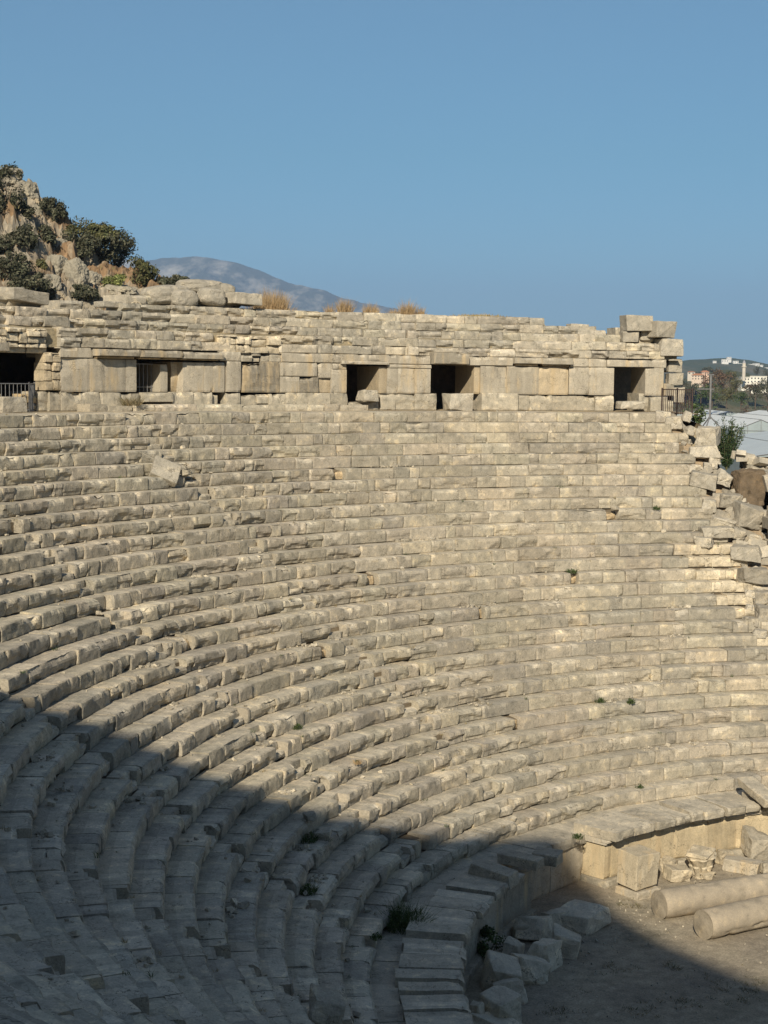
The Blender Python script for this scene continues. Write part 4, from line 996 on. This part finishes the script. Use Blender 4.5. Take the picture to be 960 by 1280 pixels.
stp = 1.7; Z = Z * .45 + .55 * (np.floor(Z / stp) * stp + stp * np.clip((Z / stp % 1) * 2.6 - .8, 0, 1)) + (fnoise(ph * 7, 5) - .5) * 2.2 * calm_ + (np.abs(fnoise(ph * 14 + 3, 3) - .5) * -2.4 + .3)
i, j = np.meshgrid(np.arange(len(xs) - 1), np.arange(len(ys) - 1), indexing='ij'); a = (i * len(ys) + j).ravel()
Vh = np.stack([X, Y, Z], -1).reshape(-1, 3); q = np.stack([a, a + len(ys), a + len(ys) + 1, a + 1], 1)
fc = Vh[q].mean(1); earth = np.clip((fnoise(fc * .22 + 31, 4) - .47) * 9, 0, 1)[:, None]
hc = np.array([.30, .26, .20]) * (1 - earth) + np.array([.235, .155, .09]) * earth
hill.quads(Vh, q, hc * (.85 + .3 * rng.rand(len(q), 1)))
o = hill.build('rocky_hill', M_CLIFF); tag(o, kind='structure')
def hill_z(x, y):
    i = int(np.clip((x - xs[0]) / (xs[1] - xs[0]), 0, len(xs) - 1)); j = int(np.clip((y - ys[0]) / (ys[1] - ys[0]), 0, len(ys) - 1)); return float(Z[i, j])
def on_hill(Xp, Yp):
    d = ray(Xp, Yp)
    for t in np.arange(88, 170, .4):
        p = d * t
        if p[2] + CAM_Z < hill_z(p[0], p[1]): return Vector((p[0], p[1], p[2] + CAM_Z))
    return at_y(Xp, Yp, D0)
# rock outcrops on it
for i, (Xp, Yp, wp, hp, lb) in enumerate([(10, 222, 30, 20, 'pale crag at the very top of the rocky hillside'), (28, 240, 34, 24, 'grey layered crag just below the topmost crag'), (55, 270, 34, 24, 'smooth grey outcrop on the skyline between two dark bushes'),
                                     (72, 312, 24, 22, 'grey outcrop left above the biggest bush'), (70, 335, 26, 26, 'brown grey outcrop in the middle of the slope'), (92, 345, 30, 34, 'tall fissured outcrop left below the biggest bush'), (112, 352, 24, 22, 'pale outcrop under the biggest bush'),
                                     (30, 315, 26, 16, 'small outcrop among brown earth at the left of the slope'), (60, 355, 26, 20, 'low brown outcrop above the dark bush at the wall top'), (150, 364, 40, 14, 'low rock shelf behind the small arched frame')]):
    p = on_hill(Xp, Yp); s = math.hypot(p.x, p.y) / FPX
    blob_rock('rock_outcrop', lb, 'rock', p + Vector((0, .3, 0)), (wp * s * 1.15, wp * s, hp * s * 1.25), (.1, .1, rng.uniform(0, 3)), 700 + i, np.array([.31, .28, .22]), rough=.16, sub=5, group='rock outcrops on the left hillside', mat=M_CLIFF, tex=3.2)
# bushes on the hill
HB = [(14, 214, 30, 26, 'dark bush on the skyline at the top of the hill', 0), (2, 245, 44, 50, 'large dark bush cut by the picture edge below the top crag', 0), (30, 262, 22, 18, 'round dark bush right of the large edge bush', 0), (64, 264, 34, 28, 'dark bush on the skyline left of the smooth grey outcrop', 0),
      (26, 297, 40, 28, 'dark bush alone in the brown earth at the left of the slope', 0), (60, 294, 28, 24, 'dark round bush under the smooth grey outcrop', 0), (122, 302, 70, 44, 'biggest dark evergreen bush on the right shoulder of the hill', 0), (145, 318, 44, 40, 'dense dark bush at the right tip of the biggest one', 0), (100, 310, 44, 36, 'left lower lobe bush of the evergreen clump', 0),
      (88, 290, 26, 22, 'small olive bush on the skyline left of the biggest bush', 1), (172, 340, 40, 32, 'olive yellow bush at the foot of the hill near the mountain', 1), (142, 352, 26, 24, 'spiky yellow green prickly bush above the arched frame', 2), (14, 335, 50, 36, 'wide dark bush at the left picture edge above the wall', 0), (40, 352, 40, 26, 'dark bush sloping down to the wall top', 0),
      (104, 371, 40, 18, 'flat dark bush just above the wall top', 0), (62, 372, 24, 14, 'small dark bush on the wall line left of the flat one', 0), (0, 310, 30, 24, 'bush cut by the left picture edge in mid slope', 0), (216, 346, 34, 14, 'isolated low dark bush peeping over the boulder pile', 0), (50, 330, 16, 12, 'tiny bush among the brown rocks in mid slope', 1), (128, 290, 40, 22, 'top lobe bush of the evergreen clump against the sky', 1)]
for i, (Xp, Yp, wp, hp, lb, kd) in enumerate(HB):
    p = on_hill(Xp, min(Yp + hp * .4, 372)); s = math.hypot(p.x, p.y) / FPX
    if Xp > 200: p = at_y(Xp, Yp + 9, 100); s = .05
    c = [DG, [(.12, .12, .05), (.09, .10, .045), (.16, .15, .07)], [(.22, .23, .08), (.15, .17, .06)]][kd]
    shrub('hillside_bush', lb, 'bush', p + Vector((0, 0, -.2)), (wp * s * .60, wp * s * .55, hp * s * .62), 2600 if wp > 30 else 1300, .12 if kd != 2 else .12, c, 900 + i, 'bushes on the rocky hillside', clumps=14, lift=.8, stem=True)
gm = MB(); r = np.random.RandomState(2)
for _ in range(1500):
    Xp = r.uniform(-5, 60) if r.rand() < .6 else r.uniform(60, 130); p = None
    x = r.uniform(-32, -17); y = r.uniform(92, 116); z = hill_z(x, y); blades(gm, (x, y, z - .1), .4, .4, 2, [(.34, .22, .12), (.28, .18, .1), (.20, .17, .08)], r, .04, .4)
tag(gm.build('dry_hill_grass', M_DRY), 'brown dry grass between the rocks of the hillside', kind='stuff')

# the cliff the theatre leans against, behind the place of the camera; its crest throws the big shadow
CR = [(-100, 14), (-118, 22), (-130, 30), (-138, 34), (-142, 35.6), (-144, 36.1), (-146, 36.1), (-148, 36.4), (-149.5, 36.9), (-151, 37.4), (-152.5, 38.3), (-154, 38.9), (-155, 37.9), (-156, 36.6), (-157, 35.8), (-158, 35.3), (-159, 34.8), (-160, 34.4), (-163, 33), (-168, 31), (-180, 27), (-200, 18)]
cth = np.linspace(-100, -200, 260); crr = np.concatenate([np.linspace(44.6, 58, 40), np.linspace(59, 110, 30)])
cz = np.interp(-cth, [-a for a, _ in CR], [z for _, z in CR])
TH, RRc = np.meshgrid(cth, crr, indexing='ij'); CZ = cz[:, None] * np.ones_like(RRc)
tt = np.clip((RRc - 44.6) / 13.4, 0, 1); xyc = np.stack([CX + RRc * np.sin(np.radians(TH)), CY + RRc * np.cos(np.radians(TH)), TH * 0], -1)
Zc = 14 + (CZ - 14) * tt ** 1.2; Zc = Zc + (fnoise(xyc * .3, 5) - .6) * 6 * np.sin(np.pi * tt) * (tt < 1)
Zc = np.where(RRc > 58.1, CZ - (RRc - 58) * .30 + (fnoise(xyc * .1, 4) - .6) * 3, Zc)
mb = MB(); i, j = np.meshgrid(np.arange(len(cth) - 1), np.arange(len(crr) - 1), indexing='ij'); a = (i * len(crr) + j).ravel()
mb.quads(np.stack([xyc[..., 0], xyc[..., 1], Zc], -1), np.stack([a, a + 1, a + len(crr) + 1, a + len(crr)], 1), (.34, .28, .2))
tag(mb.build('cliff_hill', M_CLIFF), kind='structure')

# ------------------------------------------------------------------ far mountain and far hill
def massif(name, D, pts, depth, mat, col, nz, seed, nx=220, ny=60, zb=-5):
    px = np.array([p[0] for p in pts]); zz = np.array([at_y(p[0], p[1], D).z for p in pts]); wx = np.array([at_y(p[0], p[1], D).x for p in pts])
    xs = np.linspace(wx[0], wx[-1], nx); ys = np.linspace(D - depth, D + depth, ny); X, Y = np.meshgrid(xs, ys, indexing='ij')
    cr = np.interp(X * D / Y, wx, zz)
    t = 1 - np.abs(Y - D) / depth; sc = 1 / (depth * .35)
    n = fnoise(np.stack([X * sc + seed, Y * sc, X * 0], -1), 6); rd = 1 - np.abs(2 * fnoise(np.stack([X * sc * 1.6 + seed, Y * sc * .8, X * 0 + 3], -1), 6) - 1)
    Z = cr * t ** .8 * (1 + nz * (n - .5) * (1 - .8 * np.clip(t * 3 - 2, 0, 1))) - cr * nz * .6 * (1 - rd) * (1 - t) * 2
    gul = np.abs(fnoise(np.stack([X * sc * 7, Y * sc * 1.2, X * 0 + 7], -1), 5) - .5)
    Z = Z + (fnoise(np.stack([X * sc * 8, Y * sc * 8, X * 0], -1), 3) - .5) * cr * .05 - gul * cr * .42 * np.clip((1 - t) * 3, .12, 1) + cr * .02
    mb = MB(); i, j = np.meshgrid(np.arange(nx - 1), np.arange(ny - 1), indexing='ij'); a = (i * ny + j).ravel()
    mb.quads(np.stack([X, Y, Z + zb], -1), np.stack([a, a + ny, a + ny + 1, a + 1], 1), col); o = mb.build(name, mat, smooth=False); tag(o, kind='structure'); return xs, ys, Z + zb
def far_mat(name, a, b, sc):
    m, nt, bs = newmat(name); tc = nt.nodes.new('ShaderNodeTexCoord'); P = tc.outputs['Object']
    mp = nt.nodes.new('ShaderNodeMapping'); mp.inputs['Scale'].default_value = (1, .22, 1.3); nt.links.new(P, mp.inputs['Vector']); n1 = noise_node(nt, mp.outputs[0], sc, 10, .72)
    nt.links.new(ramp(nt, n1.outputs['Fac'], [(.46, a), (.66, b)]).outputs[0], bs.inputs['Base Color']); return m
M_MT = far_mat('far_mountain_rock', (.06, .07, .05), (.42, .39, .33), .006)
M_FH = far_mat('far_hill_scrub', (.06, .075, .04), (.17, .14, .09), .01)
massif('mountain', 9000, [(-500, 420), (-200, 330), (-80, 300), (60, 318), (130, 326), (165, 321), (180, 326), (195, 324), (215, 323), (238, 320), (262, 321), (290, 328), (320, 338), (350, 347), (380, 357), (420, 366), (450, 375), (490, 383), (540, 396), (620, 425), (720, 470)], 2600, M_MT, (.2, .2, .18), .35, 3, 420, 150)
hx, hy, hz = massif('far_hill', 2600, [(640, 500), (760, 470), (830, 455), (862, 450), (890, 448), (915, 448), (935, 450), (960, 456), (990, 462), (1050, 478), (1150, 500)], 700, M_FH, (.1, .1, .06), .25, 8, 120, 50, 0)
massif('near_rise', 1150, [(820, 490), (850, 476), (875, 468), (905, 462), (935, 466), (950, 476), (975, 484), (1100, 500)], 260, far_mat('rise_scrub', (.07, .08, .04), (.22, .15, .09), .03), (.1, .1, .06), .3, 4, 90, 40, 0)

# houses on the far hill
def house(label, X, Y, D, wpx, hpx, col, roofc=None, n=3, floors=2, group=None, name='white_house', depth=None):
    p = at_y(X, Y, D); s = D / FPX; wd, hh = wpx * s, hpx * s; dp = depth or wd * .8
    root = thing(name, label, 'house', p, group)
    root.rotation_euler = (0, 0, rng.uniform(-.3, .3))
    mb = MB(); mb.box((0, 0, hh / 2 - 2), (wd, dp, hh + 4), (0, 0, 0), col)
    mb.build('walls', M_PAINT, root)
    mb = MB()
    if roofc is not None:
        rh = hh * .35; o = .4
        v = [(-wd / 2 - o, -dp / 2 - o, hh + .01), (wd / 2 + o, -dp / 2 - o, hh + .01), (wd / 2 + o, dp / 2 + o, hh + .01), (-wd / 2 - o, dp / 2 + o, hh + .01), (-wd / 4, 0, hh + rh), (wd / 4, 0, hh + rh)]
        mb.add(v, [(0, 1, 5, 4), (1, 2, 5), (2, 3, 4, 5), (3, 0, 4), (3, 2, 1, 0)], roofc)
    else:
        mb.box((0, 0, hh + .2), (wd + .5, dp + .5, .38), (0, 0, 0), np.array(col) * .95)
    mb.build('roof', M_PAINT, root)
    for f in range(floors):
        for i in range(n):
            x = (i + .5) / n * wd - wd / 2; z = hh * (f + .5) / floors
            mb = MB(); mb.box((x, -dp / 2 - .03, z), (wd / n * .4, .12, hh / floors * .45), (0, 0, 0), (.05, .06, .07)); mb.build('window', M_PAINT, root)
    return root
WH = (.78, .77, .74)
FH = [(893, 452, 5, 3, 'tiny white house alone at the left of the far ridge'), (897, 455, 6, 2.5, 'low white house just below the lone one on the far ridge'), (906, 451, 10, 4, 'wide white house left of the twin ones on the far ridge'), (911, 448, 6, 4, 'tall white house highest on the far ridge'), (919, 452, 8, 3, 'white house beside the dark tree on the far ridge'), (925, 455, 12, 3, 'long low white block left of the minaret'),
      (937, 456, 9, 3, 'white house just right of the minaret top'), (945, 455, 8, 3, 'white house second from the minaret on the descending ridge'), (941, 461, 6, 2.5, 'small white house below the ridge right of the minaret'), (951, 457, 6, 3, 'white house near the picture edge on the descending ridge'), (957, 462, 7, 5, 'white tall block at the right picture edge below the ridge'), (955, 468, 6, 4, 'second white block below the tall one at the picture edge')]
for i, (X, Y, wp, hp, lb) in enumerate(FH):
    house(lb, X, Y + 2, 2450, wp * .85, hp * .85, (.66, .65, .62), None, 3, 2, 'white houses on the far hill')
house('orange roofed house left of the brown rise', 872, 475, 880, 14, 6, (.55, .45, .36), (.42, .20, .11), 4, 2, name='tiled_house')
house('small orange roofed house just behind the bigger one', 881, 470, 930, 9, 5, (.6, .42, .32), (.45, .22, .13), 3, 2, name='tiled_house')
house('low red roofed shed left of the orange roofed house', 864, 468, 960, 9, 3, (.5, .45, .38), (.38, .18, .11), 2, 1, name='tiled_house')
house('white three storey building below the minaret', 948, 483, 900, 20, 12, (.72, .69, .60), None, 5, 3, name='apartment_building')
house('wide white building left of the three storey one', 933, 480, 940, 18, 8, (.70, .67, .58), None, 5, 2, name='apartment_building')
p = at_y(929.5, 476, 930); mi = thing('minaret', 'slim pale minaret rising above the white buildings', 'minaret', p)
s = 930 / FPX
for nm, a, b, rr, c in (('shaft', 0, 22, 1.0, (.55, .50, .42)), ('balcony', 17, 18, 1.5, (.55, .5, .42))):
    mb = MB(); mb.bar((0, 0, a * s), (0, 0, b * s), rr, 12, c); mb.build(nm, M_PAINT, mi)
mb = MB(); n = 12; vs = [(1.1 * math.cos(6.283 * i / n), 1.1 * math.sin(6.283 * i / n), 22 * s) for i in range(n)] + [(0, 0, 26 * s)]
mb.add(vs, [(i, (i + 1) % n, n) for i in range(n)], (.3, .3, .32)); mb.build('spire', M_PAINT, mi)

# ------------------------------------------------------------------ trees of the plain
def tree(label, X, Ybase, D, wpx, hpx, cols, seed, group='trees on the plain beyond the ruin', n=700):
    s = D / FPX; z = 0 if True else 0; p = at_y(X, Ybase, D); p.z = max(min(p.z, 20), -1); hgt = hpx * s; wd = wpx * s
    root = thing('plain_tree', label, 'tree', p, group); r = np.random.RandomState(seed)
    mb = MB(); leafcloud(mb, (0, 0, hgt * .6), (wd * .55, wd * .5, hgt * .5), n, wd * .045, cols, r, clumps=16); mb.build('crown', M_LEAF, root)
    tb = MB(); tb.bar((0, 0, -1), (0, 0, hgt * .45), wd * .03, 6, (.1, .08, .06))
    for k in range(4):
        a = r.uniform(0, 6.28); tb.bar((0, 0, hgt * .25), (math.cos(a) * wd * .3, math.sin(a) * wd * .3, hgt * .6), wd * .015, 5, (.1, .08, .06))
    tb.build('trunk', M_BARK, root); return root
TC = [DG, G1, [(.13, .12, .05), (.10, .10, .045)], [(.16, .10, .06), (.13, .09, .05)]]
TR = [(862, 500, 420, 18, 22, 0, 'dark tree right behind the railing'), (876, 500, 430, 20, 20, 1, 'green tree left of the post'), (890, 504, 440, 26, 26, 1, 'rounded green tree behind the post'), (908, 504, 430, 26, 24, 2, 'yellowish tree right of the post above the greenhouse'), (926, 506, 440, 24, 20, 1, 'low green tree in the middle of the belt'),
      (944, 506, 430, 28, 28, 0, 'tall dark tree near the right picture edge'), (960, 508, 420, 28, 32, 0, 'darkest tree cut by the right picture edge'), (885, 488, 620, 22, 20, 3, 'brown tree in front of the orange roofed house'), (903, 488, 640, 26, 26, 3, 'broad brown tree on the rise'), (920, 488, 640, 22, 18, 2, 'olive tree below the white buildings'), (896, 478, 700, 20, 18, 3, 'rust brown tree higher on the rise'),
      (912, 476, 720, 20, 16, 2, 'olive brown tree at the crest of the rise'), (868, 488, 700, 16, 12, 0, 'small dark tree below the orange roofed house'), (938, 490, 640, 24, 12, 3, 'reddish low tree below the white buildings'), (955, 488, 700, 18, 16, 0, 'dark tree right of the three storey building'), (884, 466, 1000, 18, 10, 0, 'dark distant tree left of the rise crest'),
      (946, 468, 1100, 12, 12, 0, 'distant dark tree behind the three storey building'), (922, 453, 2400, 8, 7, 0, 'small dark tree among the far ridge houses'), (870, 456, 1500, 20, 6, 0, 'low distant tree clump at the hill foot'), (958, 474, 1000, 12, 14, 0, 'distant dark tree at the picture edge behind the buildings'), (852, 495, 500, 18, 22, 0, 'tree half hidden by the wall end')]
for i, (X, Y, D, wp, hp, c, lb) in enumerate(TR): tree(lb, X, Y + 2, D, wp, hp, TC[c], 1200 + i)
sb = MB(); r = np.random.RandomState(21)
for _ in range(260):
    D = r.uniform(380, 1500); X = r.uniform(650, 1250); p = at_y(X, 500, D); s = r.uniform(2, 5); leafcloud(sb, (p.x, p.y, s * .5), (s * 1.3, s * 1.3, s * .8), 60, s * .16, TC[r.randint(4)], r, clumps=5)
tag(sb.build('scrub_vegetation', M_LEAF), 'low scrub and orchard growth spread over the plain', kind='stuff')

# ------------------------------------------------------------------ greenhouses
M_PLAS = simple('plastic_film', (.50, .54, .54), .45, 0, .06, .2); M_PLAS2 = simple('whitewashed_film', (.66, .68, .66), .5, 0, .08, .3); M_GLS = simple('gable_panes', (.30, .35, .36), .3, 0, .1, .5)
def greenhouse(label, x0, x1, y0, y1, ez, rz, bays, mat, axis='y'):
    """gabled bays side by side; ridges run along +y"""
    root = thing('greenhouse', label, 'greenhouse', ((x0 + x1) / 2, y0, 0)); O = Vector(root.location); bw = (x1 - x0) / bays
    rf = MB(); wl = MB(); fr = MB()
    for b in range(bays):
        a = x0 + b * bw; m = a + bw / 2; e = a + bw
        for P, Q in (((a, ez), (m, rz)), ((m, rz), (e, ez))):
            rf.add([(P[0], y0, P[1]), (Q[0], y0, Q[1]), (Q[0], y1, Q[1]), (P[0], y1, P[1])], [(0, 1, 2, 3)], (.5, .5, .5))
        wl.add([(a, y0, 0), (e, y0, 0), (e, y0, ez), (m, y0, rz - .02), (a, y0, ez)], [(0, 1, 2, 3, 4)], (.5, .5, .5))
        fr.bar((a, y0 - .06, ez), (m, y0 - .06, rz), .07); fr.bar((m, y0 - .06, rz), (e, y0 - .06, ez), .07); fr.bar((a, y0 - .06, ez), (e, y0 - .06, ez), .06); fr.bar((m, y0 - .06, 0), (m, y0 - .06, rz), .05)
        for q in (.25, .75): fr.bar((a + bw * q, y0 - .06, 0), (a + bw * q, y0 - .06, (ez + rz) / 2), .05)
        fr.bar((m, y0, rz + .03), (m, y1, rz + .03), .06)
    wl.add([(x0, y0, 0), (x0, y1, 0), (x0, y1, ez), (x0, y0, ez)], [(0, 1, 2, 3)], (.5, .5, .5)); wl.add([(x1, y0, 0), (x1, y1, 0), (x1, y1, ez), (x1, y0, ez)], [(0, 1, 2, 3)], (.5, .5, .5))
    rf.build('roof', mat, root, O); wl.build('walls', M_GLS, root, O); fr.build('frame', M_STEEL, root, O); return root
def gx(X, D): return (X - 480) / FPX * D
greenhouse('nearest pale grey greenhouse roof right of the oleander', gx(908, 250), gx(1200, 250), 235, 330, 3.6, 5.0, 2, M_PLAS)
greenhouse('greenhouse with a glazed grey gable behind the nearest roof', gx(916, 345), gx(1250, 345), 345, 420, 4.2, 6.6, 5, M_PLAS2)
greenhouse('farthest long white greenhouse with a dark edged roof', gx(800, 440), gx(1300, 440), 436, 470, 5.0, 6.6, 7, M_PLAS2)

# ------------------------------------------------------------------ haze over the plain
HZ = 12600.0
mb = MB(); mb.box((0, 0, (720 - 1.2) / 2), (2 * HZ, 2 * HZ, 720 + 1.2)); hz_o = mb.build('haze', M_PAINT); hm = bpy.data.materials.new('haze_air'); hm.use_nodes = True; hn = hm.node_tree
for n_ in list(hn.nodes):
    if n_.type != 'OUTPUT_MATERIAL': hn.nodes.remove(n_)
vol = hn.nodes.new('ShaderNodeVolumePrincipled'); vol.inputs['Color'].default_value = (.42, .62, .95, 1); vol.inputs['Density'].default_value = 1.15e-4; vol.inputs['Anisotropy'].default_value = 0.0
hn.links.new(vol.outputs[0], hn.nodes['Material Output'].inputs['Volume'])
hz_o.data.materials.clear(); hz_o.data.materials.append(hm); tag(hz_o, 'thin blue air haze over the whole plain', kind='stuff')
SC.cycles.volume_bounces = 0
